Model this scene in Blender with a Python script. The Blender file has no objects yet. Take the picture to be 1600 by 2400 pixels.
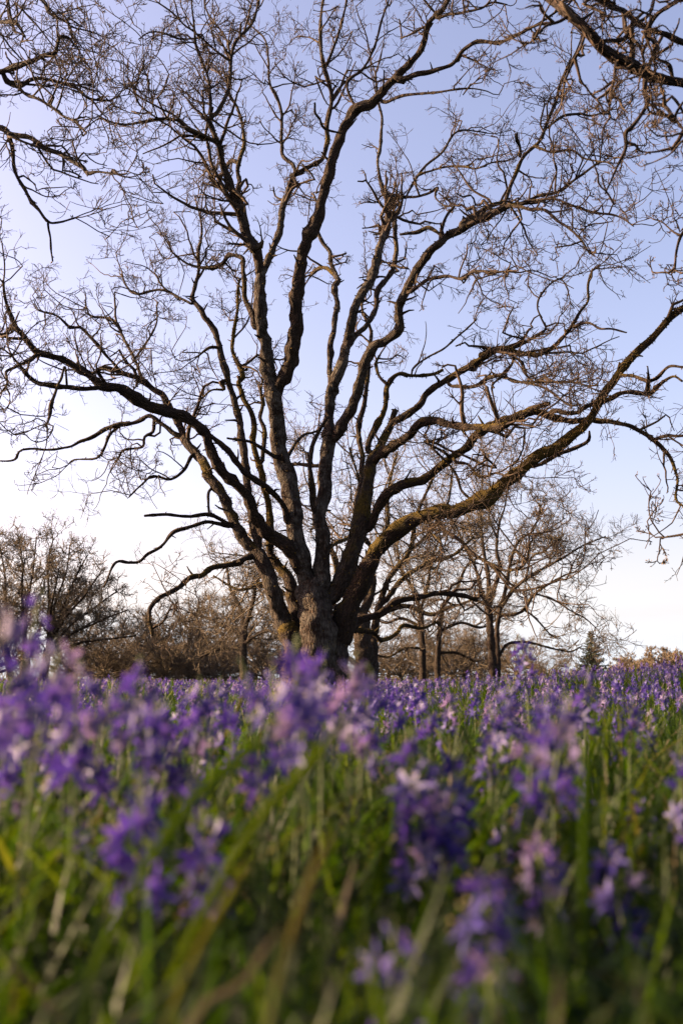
import bpy, math, random
import numpy as np
from mathutils import Vector

R = math.radians
scene = bpy.context.scene
C = scene.collection
rng = np.random.default_rng(11)
random.seed(11)

# ------------------------------------------------------------------ camera
CAM_Z = 0.50
FPX = 2333.0                       # focal length in photo pixels (35 mm on a 36 mm tall frame)
PITCH = math.atan((1590 - 1200) / FPX)
TREE_Y = 17.0
cam_d = bpy.data.cameras.new('camera')
cam_d.sensor_fit = 'VERTICAL'
cam_d.sensor_height = 36.0
cam_d.sensor_width = 24.0
cam_d.lens = 35.0
cam_d.clip_start = 0.02
cam_d.clip_end = 6000
cam_d.dof.use_dof = True
cam_d.dof.focus_distance = 16.0
cam_d.dof.aperture_fstop = 2.8
cam = bpy.data.objects.new('camera', cam_d)
C.objects.link(cam)
cam.location = (0, 0, CAM_Z)
cam.rotation_euler = (math.pi / 2 + PITCH, 0, 0)
scene.camera = cam

# ------------------------------------------------------------------ sky, sun, exposure
SUN_AZ = R(-81)        # measured from the view direction (+Y), negative = left
SUN_EL = R(20)
world = bpy.data.worlds.new('World')
scene.world = world
world.use_nodes = True
wn, wl = world.node_tree.nodes, world.node_tree.links
bg = wn['Background']
sky = wn.new('ShaderNodeTexSky')
sky.sky_type = 'NISHITA'
sky.sun_disc = False
sky.sun_elevation = SUN_EL
sky.sun_rotation = SUN_AZ
sky.altitude = 100
sky.air_density = 1.0
sky.dust_density = 3.2
sky.ozone_density = 4.0
tint = wn.new('ShaderNodeMix'); tint.data_type = 'RGBA'; tint.blend_type = 'MULTIPLY'
tint.inputs['Factor'].default_value = 1.0
tint.inputs['B'].default_value = (1.52, 1.0, 0.85, 1)
wl.new(sky.outputs['Color'], tint.inputs['A'])
# a thin pale cloud bank lying along the whole horizon
tc = wn.new('ShaderNodeTexCoord'); sx = wn.new('ShaderNodeSeparateXYZ')
wl.new(tc.outputs['Generated'], sx.inputs[0])
mp = wn.new('ShaderNodeMapping'); mp.inputs['Scale'].default_value = (3, 3, 16)
wl.new(tc.outputs['Generated'], mp.inputs['Vector'])
cn = wn.new('ShaderNodeTexNoise'); cn.inputs['Scale'].default_value = 1.6; cn.inputs['Detail'].default_value = 5
wl.new(mp.outputs[0], cn.inputs['Vector'])
rz = wn.new('ShaderNodeMapRange'); rz.inputs['From Min'].default_value = 0.0; rz.inputs['From Max'].default_value = 0.16
rz.inputs['To Min'].default_value = 1.0; rz.inputs['To Max'].default_value = 0.0; rz.interpolation_type = 'SMOOTHSTEP'
wl.new(sx.outputs['Z'], rz.inputs['Value'])
rn_ = wn.new('ShaderNodeMapRange'); rn_.inputs['From Min'].default_value = 0.36; rn_.inputs['From Max'].default_value = 0.62
rn_.inputs['To Min'].default_value = 0.78; rn_.inputs['To Max'].default_value = 1.0
wl.new(cn.outputs['Fac'], rn_.inputs['Value'])
cf = wn.new('ShaderNodeMath'); cf.operation = 'MULTIPLY'
wl.new(rz.outputs[0], cf.inputs[0]); wl.new(rn_.outputs[0], cf.inputs[1])
cm = wn.new('ShaderNodeMix'); cm.data_type = 'RGBA'
wl.new(cf.outputs[0], cm.inputs['Factor']); wl.new(tint.outputs['Result'], cm.inputs['A'])
cm.inputs['B'].default_value = (2.75, 2.9, 3.15, 1)
wl.new(cm.outputs['Result'], bg.inputs['Color'])
bg.inputs['Strength'].default_value = 0.065

sun_d = bpy.data.lights.new('sun', 'SUN')
sun_d.energy = 5.0
sun_d.angle = R(0.6)
sun_d.color = (1.0, 0.72, 0.43)
sun = bpy.data.objects.new('sun', sun_d)
C.objects.link(sun)
sdir = Vector((math.sin(SUN_AZ) * math.cos(SUN_EL), math.cos(SUN_AZ) * math.cos(SUN_EL), math.sin(SUN_EL)))
sun.rotation_euler = sdir.to_track_quat('Z', 'Y').to_euler()
sun.location = sdir * 40

scene.view_settings.view_transform = 'Standard'
scene.view_settings.look = 'None'
scene.view_settings.exposure = 2.62
scene.view_settings.gamma = 1.0
scene.render.engine = 'CYCLES'
scene.cycles.use_denoising = True
scene.cycles.max_bounces = 6
scene.cycles.transparent_max_bounces = 4
scene.cycles.sample_clamp_indirect = 6

# ------------------------------------------------------------------ node helpers / materials
class NT:
    def __init__(s, name):
        s.m = bpy.data.materials.new(name)
        s.m.use_nodes = True
        s.t = s.m.node_tree
        s.n, s.l = s.t.nodes, s.t.links
        s.p = s.n['Principled BSDF']
        s.out = s.n['Material Output']
    def node(s, typ, **kw):
        nd = s.n.new(typ)
        for k, v in kw.items():
            setattr(nd, k, v)
        return nd
    def put(s, sock, v):
        if hasattr(v, 'is_output'):
            s.l.new(v, sock)
        else:
            sock.default_value = v
    def attr(s, name, out='Fac'):
        a = s.node('ShaderNodeAttribute'); a.attribute_name = name
        return a.outputs[out]
    def noise(s, vec=None, scale=5, detail=3, rough=0.55, dist=0.0):
        a = s.node('ShaderNodeTexNoise')
        a.inputs['Scale'].default_value = scale
        a.inputs['Detail'].default_value = detail
        a.inputs['Roughness'].default_value = rough
        a.inputs['Distortion'].default_value = dist
        if vec is not None:
            s.l.new(vec, a.inputs['Vector'])
        return a.outputs['Fac']
    def math(s, op, a, b=0.0, clamp=False):
        nd = s.node('ShaderNodeMath', operation=op, use_clamp=clamp)
        s.put(nd.inputs[0], a); s.put(nd.inputs[1], b)
        return nd.outputs[0]
    def ramp(s, fac, stops):
        nd = s.node('ShaderNodeValToRGB')
        e = nd.color_ramp.elements
        while len(e) < len(stops):
            e.new(0.5)
        for el, (p, c) in zip(e, stops):
            el.position = p
            el.color = c if len(c) == 4 else (*c, 1)
        s.l.new(fac, nd.inputs['Fac'])
        return nd.outputs['Color']
    def mix(s, fac, a, b, blend='MIX'):
        nd = s.node('ShaderNodeMix', data_type='RGBA', blend_type=blend)
        s.put(nd.inputs['Factor'], fac)
        s.put(nd.inputs['A'], a if hasattr(a, 'is_output') or len(a) == 4 else (*a, 1))
        s.put(nd.inputs['B'], b if hasattr(b, 'is_output') or len(b) == 4 else (*b, 1))
        return nd.outputs['Result']
    def pos(s):
        return s.node('ShaderNodeNewGeometry').outputs['Position']
    def up(s):
        g = s.node('ShaderNodeNewGeometry')
        x = s.node('ShaderNodeSeparateXYZ')
        s.l.new(g.outputs['Normal'], x.inputs[0])
        return x.outputs['Z']
    def bump(s, h, strength=0.5, dist=0.02):
        b = s.node('ShaderNodeBump')
        b.inputs['Strength'].default_value = strength
        b.inputs['Distance'].default_value = dist
        s.l.new(h, b.inputs['Height'])
        s.l.new(b.outputs['Normal'], s.p.inputs['Normal'])
    def base(s, c, rough=0.9, spec=0.2):
        s.put(s.p.inputs['Base Color'], c if hasattr(c, 'is_output') or len(c) == 4 else (*c, 1))
        s.p.inputs['Roughness'].default_value = rough
        s.p.inputs['Specular IOR Level'].default_value = spec
    def translucent(s, c, fac):
        tr = s.node('ShaderNodeBsdfTranslucent')
        s.put(tr.inputs['Color'], c if hasattr(c, 'is_output') or len(c) == 4 else (*c, 1))
        mx = s.node('ShaderNodeMixShader')
        s.put(mx.inputs[0], fac)
        s.l.new(s.p.outputs[0], mx.inputs[1]); s.l.new(tr.outputs[0], mx.inputs[2])
        s.l.new(mx.outputs[0], s.out.inputs['Surface'])

M = {}
def mat_bark():
    t = NT('oak_bark')
    bc = t.attr('barkco', 'Vector')
    pos = t.pos()
    n1 = t.noise(bc, 34, 5, 0.65)
    vor = t.node('ShaderNodeTexVoronoi', feature='DISTANCE_TO_EDGE')
    vor.inputs['Scale'].default_value = 38
    t.l.new(bc, vor.inputs['Vector'])
    plate = t.math('MULTIPLY', vor.outputs['Distance'], 2.4, True)
    n2 = t.noise(pos, 2.2, 4, 0.6)
    col = t.ramp(n1, [(0.25, (0.006, 0.004, 0.003)), (0.5, (0.026, 0.016, 0.010)), (0.78, (0.09, 0.054, 0.035))])
    col = t.mix(t.math('SUBTRACT', 1.0, t.math('MULTIPLY', plate, 1.6, True)), col, (0.014, 0.009, 0.007), 'MIX')
    # pale lichen where the limb is marked for it
    n3 = t.noise(pos, 9, 5, 0.7)
    lich = t.math('MULTIPLY', t.math('MULTIPLY', t.math('SUBTRACT', t.math('ADD', n3, t.math('MULTIPLY', n2, 0.5)), 0.66), 5.0, True), t.attr('lichen'))
    lich = t.math('MULTIPLY', lich, t.math('MULTIPLY_ADD', plate, 0.8, True), True)
    col = t.mix(lich, col, t.ramp(n1, [(0.3, (0.03, 0.025, 0.02)), (0.72, (0.145, 0.128, 0.108))]))
    # moss creeping over the upper side
    upz = t.up()
    mm = t.math('ADD', t.math('MULTIPLY', upz, 0.32), t.math('MULTIPLY', t.math('SUBTRACT', n2, 0.5), 2.2))
    mm = t.math('ADD', mm, t.math('MULTIPLY', t.math('SUBTRACT', t.attr('moss'), 0.55), 1.5))
    mm = t.math('MULTIPLY', t.math('ADD', mm, t.math('MULTIPLY', t.math('SUBTRACT', n3, 0.5), 1.0)), 3.0, True)
    mcol = t.ramp(t.noise(pos, 30, 4, 0.7), [(0.3, (0.02, 0.013, 0.003)), (0.55, (0.075, 0.05, 0.01)), (0.8, (0.16, 0.10, 0.02))])
    col = t.mix(mm, col, mcol)
    t.base(col, 0.95, 0.12)
    h = t.math('ADD', t.math('MULTIPLY', plate, 1.0), t.math('MULTIPLY', n1, 0.8))
    h = t.math('ADD', h, t.math('MULTIPLY', t.math('MULTIPLY', mm, t.noise(pos, 70, 3, 0.7)), 2.0))
    t.bump(h, 0.9, 0.03)
    return t.m
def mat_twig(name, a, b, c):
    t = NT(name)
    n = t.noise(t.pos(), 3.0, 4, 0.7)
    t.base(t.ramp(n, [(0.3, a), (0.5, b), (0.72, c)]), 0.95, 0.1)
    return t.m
def mat_leafy(name, stops, rough, trans, tfac, spec=0.3, nscale=None):
    t = NT(name)
    f = t.attr('rnd') if nscale is None else t.noise(t.pos(), nscale, 3, 0.6)
    c = t.ramp(f, stops)
    t.base(c, rough, spec)
    t.translucent(t.mix(1.0, c, trans, 'MULTIPLY'), tfac)
    return t.m
def mat_grass(stops):
    t = NT('meadow_grass')
    f = t.attr('rnd')
    c = t.ramp(f, stops)
    t.base(c, 0.5, 0.15)
    k = t.ramp(f, [(0.0, (3.4, 3.0, 0.5)), (0.78, (3.4, 3.0, 0.5)), (0.92, (1.1, 1.0, 0.8)), (1.0, (1.0, 0.95, 0.8))])
    t.translucent(t.mix(1.0, c, k, 'MULTIPLY'), 0.5)
    return t.m
M['bark'] = mat_bark()
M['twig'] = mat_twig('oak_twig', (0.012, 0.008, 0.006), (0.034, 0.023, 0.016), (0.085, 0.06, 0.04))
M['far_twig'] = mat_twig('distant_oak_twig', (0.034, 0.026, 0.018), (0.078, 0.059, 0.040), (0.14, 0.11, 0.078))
M['sunlit_twig'] = mat_twig('horizon_tree_twig', (0.085, 0.062, 0.04), (0.125, 0.092, 0.06), (0.165, 0.125, 0.085))  # sunlit paleness of the horizon trees put into the twig colour
M['bud'] = mat_leafy('oak_bud', [(0.3, (0.10, 0.06, 0.035)), (0.6, (0.17, 0.115, 0.07)), (0.8, (0.23, 0.17, 0.10))], 0.8, (1, 0.9, 0.7), 0.25, nscale=4)
M['moss'] = mat_twig('moss_tuft', (0.022, 0.015, 0.004), (0.062, 0.041, 0.009), (0.12, 0.078, 0.016))
M['petal'] = mat_leafy('camas_petal', [(0.28, (0.012, 0.009, 0.085)), (0.5, (0.032, 0.022, 0.155)), (0.75, (0.10, 0.07, 0.27))], 0.5, (1.45, 1.0, 1.2), 0.42, nscale=40)
M['pale'] = mat_leafy('camas_petal_lilac', [(0.3, (0.095, 0.07, 0.19)), (0.7, (0.165, 0.13, 0.24))], 0.6, (1.15, 0.95, 1.0), 0.45, nscale=30)
M['budtip'] = mat_leafy('camas_bud', [(0.3, (0.03, 0.026, 0.11)), (0.7, (0.09, 0.07, 0.2))], 0.6, (1, 1, 1), 0.15, nscale=20)
M['stem'] = mat_leafy('camas_stem', [(0.3, (0.04, 0.055, 0.018)), (0.7, (0.09, 0.11, 0.038))], 0.6, (1, 1, 0.6), 0.15, nscale=6)
M['anther'] = mat_leafy('camas_anther', [(0.3, (0.16, 0.12, 0.05)), (0.7, (0.24, 0.19, 0.08))], 0.7, (1, 1, 1), 0.1, nscale=30)
M['grass'] = mat_grass([(0.0, (0.0022, 0.006, 0.0006)), (0.45, (0.0072, 0.018, 0.001)), (0.8, (0.024, 0.037, 0.0024)), (0.9, (0.055, 0.047, 0.024)), (1.0, (0.12, 0.095, 0.065))])
M['needle'] = mat_leafy('fir_needle', [(0.3, (0.012, 0.02, 0.008)), (0.7, (0.035, 0.048, 0.02))], 0.7, (1, 1, 0.6), 0.1, nscale=3)

def mat_ground():
    t = NT('meadow_ground')
    n = t.noise(t.pos(), 0.9, 6, 0.7)
    n2 = t.noise(t.pos(), 14, 4, 0.7)
    c = t.ramp(t.math('ADD', t.math('MULTIPLY', n, 0.6), t.math('MULTIPLY', n2, 0.4)), [(0.35, (0.008, 0.010, 0.004)), (0.5, (0.018, 0.024, 0.006)), (0.65, (0.04, 0.042, 0.013))])
    t.base(c, 1.0, 0.1)
    t.bump(n2, 0.8, 0.05)
    return t.m
M['ground'] = mat_ground()

# ------------------------------------------------------------------ mesh helpers
def nrm(v):
    return v / np.maximum(np.linalg.norm(v, axis=-1, keepdims=True), 1e-9)

def make_mesh(name, verts, quads=None, tris=None, mats=(), mat_idx=None, attrs=None, smooth=True):
    """verts (V,3); quads (Q,4); tris (T,3); attrs {name: (V,) or (V,3)}"""
    me = bpy.data.meshes.new(name)
    verts = np.asarray(verts, np.float32)
    q = np.zeros((0, 4), np.int32) if quads is None else np.asarray(quads, np.int32)
    t = np.zeros((0, 3), np.int32) if tris is None else np.asarray(tris, np.int32)
    me.vertices.add(len(verts))
    me.vertices.foreach_set('co', verts.ravel())
    me.loops.add(q.size + t.size)
    me.polygons.add(len(q) + len(t))
    me.loops.foreach_set('vertex_index', np.concatenate([q.ravel(), t.ravel()]))
    me.polygons.foreach_set('loop_start', np.concatenate([np.arange(len(q)) * 4, q.size + np.arange(len(t)) * 3]).astype(np.int32))
    for m in mats:
        me.materials.append(M[m])
    if mat_idx is not None:
        me.polygons.foreach_set('material_index', np.asarray(mat_idx, np.int32))
    me.polygons.foreach_set('use_smooth', np.full(len(q) + len(t), smooth))
    for k, v in (attrs or {}).items():
        v = np.asarray(v, np.float32)
        if v.ndim == 1:
            me.attributes.new(k, 'FLOAT', 'POINT').data.foreach_set('value', v)
        else:
            me.attributes.new(k, 'FLOAT_VECTOR', 'POINT').data.foreach_set('vector', v.ravel())
    me.update(calc_edges=True)
    return me

def link(name, me, parent=None, label=None, cat=None, group=None, kind=None, loc=None):
    o = bpy.data.objects.new(name, me)
    C.objects.link(o)
    if parent is not None:
        o.parent = parent
    if loc is not None:
        o.location = loc
    for k, v in (('label', label), ('category', cat), ('group', group), ('kind', kind)):
        if v:
            o[k] = v
    return o

def tubes(P, Rd, sides, ref=None):
    """many polylines of equal length: P (M,N,3), Rd (M,N) -> verts, quads"""
    Mn, N, _ = P.shape
    T = nrm(np.gradient(P, axis=1))
    if ref is None:
        mt = np.abs(T.mean(axis=1))
        ref = np.eye(3)[np.argmin(mt, axis=1)]
    else:
        ref = np.tile(np.asarray(ref, float), (Mn, 1))
    U = nrm(np.cross(T, ref[:, None, :]))
    V = np.cross(T, U)
    a = np.arange(sides) / sides * 2 * math.pi
    ring = (np.cos(a)[None, None, :, None] * U[:, :, None, :] + np.sin(a)[None, None, :, None] * V[:, :, None, :])
    X = P[:, :, None, :] + ring * Rd[:, :, None, None]
    verts = X.reshape(-1, 3)
    b = (np.arange(Mn) * N * sides)[:, None, None]
    i = (np.arange(N - 1) * sides)[None, :, None]
    s = np.arange(sides)[None, None, :]
    s2 = (s + 1) % sides
    q = np.stack([b + i + s, b + i + s2, b + i + sides + s2, b + i + sides + s], axis=-1).reshape(-1, 4)
    return verts, q

class Soup:
    def __init__(s):
        s.v, s.q, s.n, s.a = [], [], 0, []
    def add(s, v, q, a=None):
        s.v.append(v); s.q.append(q + s.n); s.n += len(v)
        if a is not None:
            s.a.append(a)
    def mesh(s, name, mats, attrs=None):
        return make_mesh(name, np.concatenate(s.v), np.concatenate(s.q), None, mats, None, attrs)

def grow(S, D, L, r0, r1, n, gnarl, trop=0.0, kink=0.0):
    """grow many gnarled shoots at once"""
    Mn = len(S)
    P = np.empty((Mn, n + 1, 3)); P[:, 0] = S
    D = nrm(D.copy())
    bend = rng.normal(0, gnarl * 0.15, (Mn, 3))
    for k in range(n):
        D = nrm(D + rng.normal(0, gnarl, (Mn, 3)) + bend + np.array([0, 0, trop]))
        if kink:
            kk = (rng.random(Mn) < 0.36)[:, None]
            D = nrm(D + kk * rng.normal(0, kink, (Mn, 3)))
        P[:, k + 1] = P[:, k] + D * (L / n)[:, None]
    t = np.linspace(0, 1, n + 1)[None]
    return P, r0[:, None] * (1 - t) + r1[:, None] * t

def sprout(P, Rd, per, tlo, thi, ang, lr, rr, keep=None, rmin=0.0):
    """start points for side shoots on polylines"""
    Mn, N, _ = P.shape
    cnt = rng.poisson(per, Mn) if np.isscalar(per) else rng.poisson(per)
    idx = np.repeat(np.arange(Mn), cnt)
    t = rng.uniform(tlo, thi, len(idx))
    f = t * (N - 1)
    i = np.minimum(f.astype(int), N - 2); w = (f - i)[:, None]
    S = P[idx, i] * (1 - w) + P[idx, i + 1] * w
    T = nrm(P[idx, i + 1] - P[idx, i])
    rl = Rd[idx, i] * (1 - w[:, 0]) + Rd[idx, i + 1] * w[:, 0]
    X = nrm(np.cross(T, nrm(rng.normal(0, 1, T.shape))))
    a = rng.uniform(ang[0], ang[1], len(idx))[:, None]
    D = T * np.cos(a) + X * np.sin(a)
    Lp = np.linalg.norm(np.diff(P, axis=1), axis=2).sum(1)
    L = Lp[idx] * rng.uniform(lr[0], lr[1], len(idx)) * (1.15 - 0.55 * t)
    return S, D, L, np.maximum(rl * rr, rmin)

def bud_mesh(S, D, L, W):
    """little pointed buds: 3-sided bipyramids"""
    n = len(S)
    D = nrm(D); U = nrm(np.cross(D, nrm(rng.normal(0, 1, D.shape)))); V = np.cross(D, U)
    mid = S + D * (L * 0.45)[:, None]
    vs = [S]
    for k in range(3):
        a = k * 2 * math.pi / 3
        vs.append(mid + (U * math.cos(a) + V * math.sin(a)) * W[:, None])
    vs.append(S + D * L[:, None])
    v = np.stack(vs, 1).reshape(-1, 3)
    b = (np.arange(n) * 5)[:, None, None]
    f = np.array([[0, 2, 1], [0, 3, 2], [0, 1, 3], [4, 1, 2], [4, 2, 3], [4, 3, 1]])[None]
    return v, (b + f).reshape(-1, 3)

# ------------------------------------------------------------------ ground
def sstep(a, b, x):
    t = np.clip((np.asarray(x, float) - a) / (b - a), 0, 1)
    return t * t * (3 - 2 * t)
def zg(x, y):
    x = np.asarray(x, float); y = np.asarray(y, float)
    return 0.42 * sstep(0.06, 0.36, x / np.maximum(y, 1)) * sstep(6, 22, y) * (1 - 0.5 * sstep(40, 140, y)) \
        + 0.05 * np.sin(x * 0.7 + 1.3) * np.sin(y * 0.45) * sstep(3, 9, y)
def build_ground():
    ys = np.concatenate([np.linspace(-12, 40, 105), np.geomspace(42, 3000, 50)])
    us = np.linspace(-1, 1, 81)
    us = np.sign(us) * np.abs(us) ** 2.2
    X = np.outer(np.maximum(18, np.abs(ys) * 1.2), us)
    Y = np.repeat(ys[:, None], len(us), 1)
    Z = zg(X, np.maximum(Y, 0.01))
    v = np.stack([X, Y, Z], -1).reshape(-1, 3)
    i = np.arange(len(ys) - 1)[:, None] * len(us); j = np.arange(len(us) - 1)[None]
    q = np.stack([i + j, i + j + 1, i + len(us) + j + 1, i + len(us) + j], -1).reshape(-1, 4)
    link('ground', make_mesh('ground', v, q, None, ['ground']), label='dark grassy meadow ground under the flowers', kind='structure')
build_ground()

# ------------------------------------------------------------------ traced oak
def at(px, py, Y):
    cp, sp = math.cos(PITCH), math.sin(PITCH)
    u = (np.asarray(px, float) - 800) / FPX; w = (1200 - np.asarray(py, float)) / FPX
    d = np.stack([u, cp - w * sp, sp + w * cp], -1)
    t = np.asarray(Y, float) / d[..., 1]
    return np.array([0, 0, CAM_Z]) + d * t[..., None]

CROPS = {'A': (400, 1100, .5102), 'B': (400, 500, .5102), 'C': (0, 600, .38265), 'D': (1000, 600, .38265),
         'E': (0, 1150, .38265), 'F': (1000, 1000, .38265), 'G': (0, 0, .5102), 'H': (800, 0, .5102), 'N': (0, 0, 1.0)}
def parse(s):
    out, cr = [], None
    for tok in s.split():
        if tok.endswith(':'):
            cr = CROPS[tok[0]]; continue
        p = tok.split(',')
        out.append((cr[0] + float(p[0]) * cr[2], cr[1] + float(p[1]) * cr[2], float(p[2]) if len(p) > 2 else np.nan))
    a = np.array(out)
    ok = ~np.isnan(a[:, 2])
    a[:, 2] = np.interp(np.arange(len(a)), np.where(ok)[0], a[ok, 2])
    return a

def catmull(K, step):
    """K (n,k): rows x,y,w,d in pixels ->  dense rows"""
    K = np.asarray(K, float)
    if len(K) < 3:
        n = max(3, int(np.hypot(*(K[-1, :2] - K[0, :2])) / step))
        t = np.linspace(0, 1, n)[:, None]
        return K[0] * (1 - t) + K[-1] * t
    E = np.vstack([2 * K[0] - K[1], K, 2 * K[-1] - K[-2]])
    out = []
    for i in range(1, len(E) - 2):
        p0, p1, p2, p3 = E[i - 1], E[i], E[i + 1], E[i + 2]
        n = max(2, int(np.hypot(*(p2[:2] - p1[:2])) / step))
        t = (np.arange(n) / n)[:, None]
        out.append(0.5 * (2 * p1 + (p2 - p0) * t + (2 * p0 - 5 * p1 + 4 * p2 - p3) * t ** 2 + (3 * p1 - p0 - 3 * p2 + p3) * t ** 3))
    out.append(K[-1:])
    return np.vstack(out)

def thick_tube(P, rad, sides, moss, lichen, seed, rough=1.0):
    """one limb with lumpy bark; returns verts, quads and shader attributes"""
    r = np.random.default_rng(seed)
    N = len(P)
    T = nrm(np.gradient(P, axis=0))
    ref = np.array([0, 1.0, 0.02])
    if np.abs(T[:, 1]).mean() > 0.8:
        ref = np.array([1.0, 0, 0])
    U = nrm(np.cross(T, ref)); V = np.cross(T, U)
    s = np.concatenate([[0], np.cumsum(np.linalg.norm(np.diff(P, axis=0), axis=1))])
    a = np.arange(sides) / sides * 2 * math.pi
    lump = np.zeros((N, sides))
    for k in range(14):
        m = r.integers(0, 5); fr = r.uniform(2, 26); ph = r.uniform(0, 6.28); am = 0.075 / (1 + 0.05 * fr)
        lump += am * np.cos(m * a[None] + ph + fr * s[:, None] * r.choice([-1, 1]))
    lump += r.normal(0, 0.03, lump.shape)
    if sides >= 22:
        lump *= 0.55
    swell = np.zeros(N)
    for k in range(5):
        swell += 0.028 * np.sin(r.uniform(1.5, 9) * s + r.uniform(0, 6.28))
    rr = rad[:, None] * (1 + (lump + swell[:, None]) * rough)
    ring = np.cos(a)[None, :, None] * U[:, None] + np.sin(a)[None, :, None] * V[:, None]
    X = P[:, None] + ring * rr[:, :, None]
    bc = np.stack([rad[:, None] * np.cos(a)[None], rad[:, None] * np.sin(a)[None], np.repeat((s / 4)[:, None], sides, 1)], -1)
    bc = bc + r.uniform(0, 20, 3)
    i = (np.arange(N - 1) * sides)[:, None]; j = np.arange(sides)[None]; j2 = (j + 1) % sides
    q = np.stack([i + j, i + j2, i + sides + j2, i + sides + j], -1).reshape(-1, 4)
    # closed, slightly ragged tip
    v = np.vstack([X.reshape(-1, 3), P[-1] + T[-1] * rad[-1] * 0.8])
    tip = len(v) - 1
    e = (N - 1) * sides
    tr = np.stack([e + np.arange(sides), e + (np.arange(sides) + 1) % sides, np.full(sides, tip)], -1)
    bc = np.vstack([bc.reshape(-1, 3), bc[-1, 0]])
    mfade = np.repeat(moss * (0.45 + 0.55 * np.clip(s / max(s[-1] * .3, .01), 0, 1)), sides) if moss > .5 else np.full(N * sides, moss)
    at_ = {'barkco': bc, 'moss': np.append(mfade, moss), 'lichen': np.full(len(v), lichen)}
    return v, q, tr, at_, ring, X

def moss_tufts(X, ring, amount, seed):
    """short hanging and standing moss strands on a limb"""
    r = np.random.default_rng(seed)
    N, S, _ = X.shape
    n = int(amount)
    if n < 4:
        return None
    i = r.integers(0, N, n); j = r.integers(0, S, n)
    nn = ring[i, j]
    keep = (nn[:, 2] > -0.1) | (r.random(n) < 0.45)
    i, j, nn = i[keep], j[keep], nn[keep]
    S0 = X[i, j] - nn * 0.006
    D = nrm(nn + r.normal(0, 0.6, nn.shape) + np.array([0, 0, -0.25]))
    D[nn[:, 2] < -0.1] = nrm(D[nn[:, 2] < -0.1] + np.array([0, 0, -1.2]))
    return bud_mesh(S0, D, r.uniform(0.018, 0.055, len(S0)), r.uniform(0.006, 0.014, len(S0)))

def crown_from(segs, dens, scale, parent, seed_mat='twig', buds=True, twig_r=0.0034, l2=4.8, l3=4.3, l4=2.0, up=0.07, bud_share=.42, bud_size=.9):
    """side branches, twigs and buds from (P, rad) limb pieces -> meshes twigs, buds under parent.
    segs: list of (P dense, rad dense)"""
    S, D, L, r0 = [], [], [], []
    for P, rad, length in segs:
        n = rng.poisson(max(0.2, dens * length))
        if n == 0:
            continue
        f = np.clip(rng.beta(1.15, 1.0, n), 0.02, 0.985) * (len(P) - 1)
        i = np.minimum(f.astype(int), len(P) - 2)
        T = nrm(P[np.minimum(i + 3, len(P) - 1)] - P[np.maximum(i - 3, 0)])
        X = nrm(np.cross(T, nrm(rng.normal(0, 1, T.shape))))
        X = nrm(X + np.array([0, 0, 0.25]) + 0.45 * nrm(P[i] - np.array([0, 0, 2.5])))
        a = rng.uniform(R(35), R(80), n)[:, None]
        S.append(P[i]); D.append(T * np.cos(a) + X * np.sin(a))
        loc = rad[i]
        L.append(scale * (0.55 + np.clip(loc * 9, 0, 1.1)) * rng.uniform(0.5, 1.35, n))
        r0.append(np.clip(loc * 0.65, 0.014, 0.042))
        # the limb's own end splits into branches
        k = 3
        S.append(np.repeat(P[-2:-1], k, 0)); Te = nrm(P[-1] - P[max(-6, -len(P))])
        D.append(nrm(Te + rng.normal(0, 0.45, (k, 3)))); L.append(scale * rng.uniform(0.6, 1.3, k)); r0.append(np.full(k, max(0.008, min(0.022, rad[-1] * 0.8))))
    if not S:
        return
    S, D, L, r0 = map(np.concatenate, (S, D, L, r0))
    sp = Soup()
    P1, R1 = grow(S, D, L, r0, np.maximum(r0 * 0.35, twig_r * 1.3), 10, 0.15, up, 0.9)
    sp.add(*tubes(P1, R1, 4))
    P2, R2 = grow(*sprout(P1, R1, l2 * np.clip(L / scale, 0.4, 1.6), 0.12, 1.0, (R(30), R(75)), (0.25, 0.55), 0.62, rmin=twig_r * 1.35), r1=np.array([twig_r * 1.1]), n=6, gnarl=0.15, trop=up, kink=0.85)
    sp.add(*tubes(P2, R2, 3))
    P3, R3 = grow(*sprout(P2, R2, l3, 0.1, 1.0, (R(25), R(70)), (0.35, 0.65) if buds else (.6, 1.05), 0.7, rmin=twig_r * 1.1), r1=np.array([twig_r * 0.85]), n=3, gnarl=0.16, trop=up, kink=.5)
    sp.add(*tubes(P3, R3, 3))
    P4, R4 = grow(*sprout(P3, R3, l4, 0.25, 1.0, (R(25), R(65)), (0.3, 0.6) if buds else (.5, .9), 0.75, rmin=twig_r * 0.8), r1=np.array([twig_r * 0.55]), n=2 if buds else 1, gnarl=0.16, trop=up)
    sp.add(*tubes(P4, R4, 3))
    link('twigs', sp.mesh('twigs', [seed_mat]), parent, kind='stuff')
    if buds:
        tip = np.concatenate([P4[:, -1], P3[:, -1], P4[:, 1]])
        dr = np.concatenate([P4[:, -1] - P4[:, -2], P3[:, -1] - P3[:, -2], rng.normal(0, 1, (len(P4), 3)) * 0.02])
        k = rng.random(len(tip)) < bud_share
        tip, dr = tip[k], dr[k]
        n = len(tip)
        v, t = bud_mesh(tip, nrm(nrm(dr) + rng.normal(0, 0.35, (n, 3))), bud_size * rng.uniform(0.014, 0.036, n), bud_size * rng.uniform(0.004, 0.0085, n))
        link('buds', make_mesh('buds', v, None, t, ['bud'], smooth=False), parent, kind='stuff')

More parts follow.
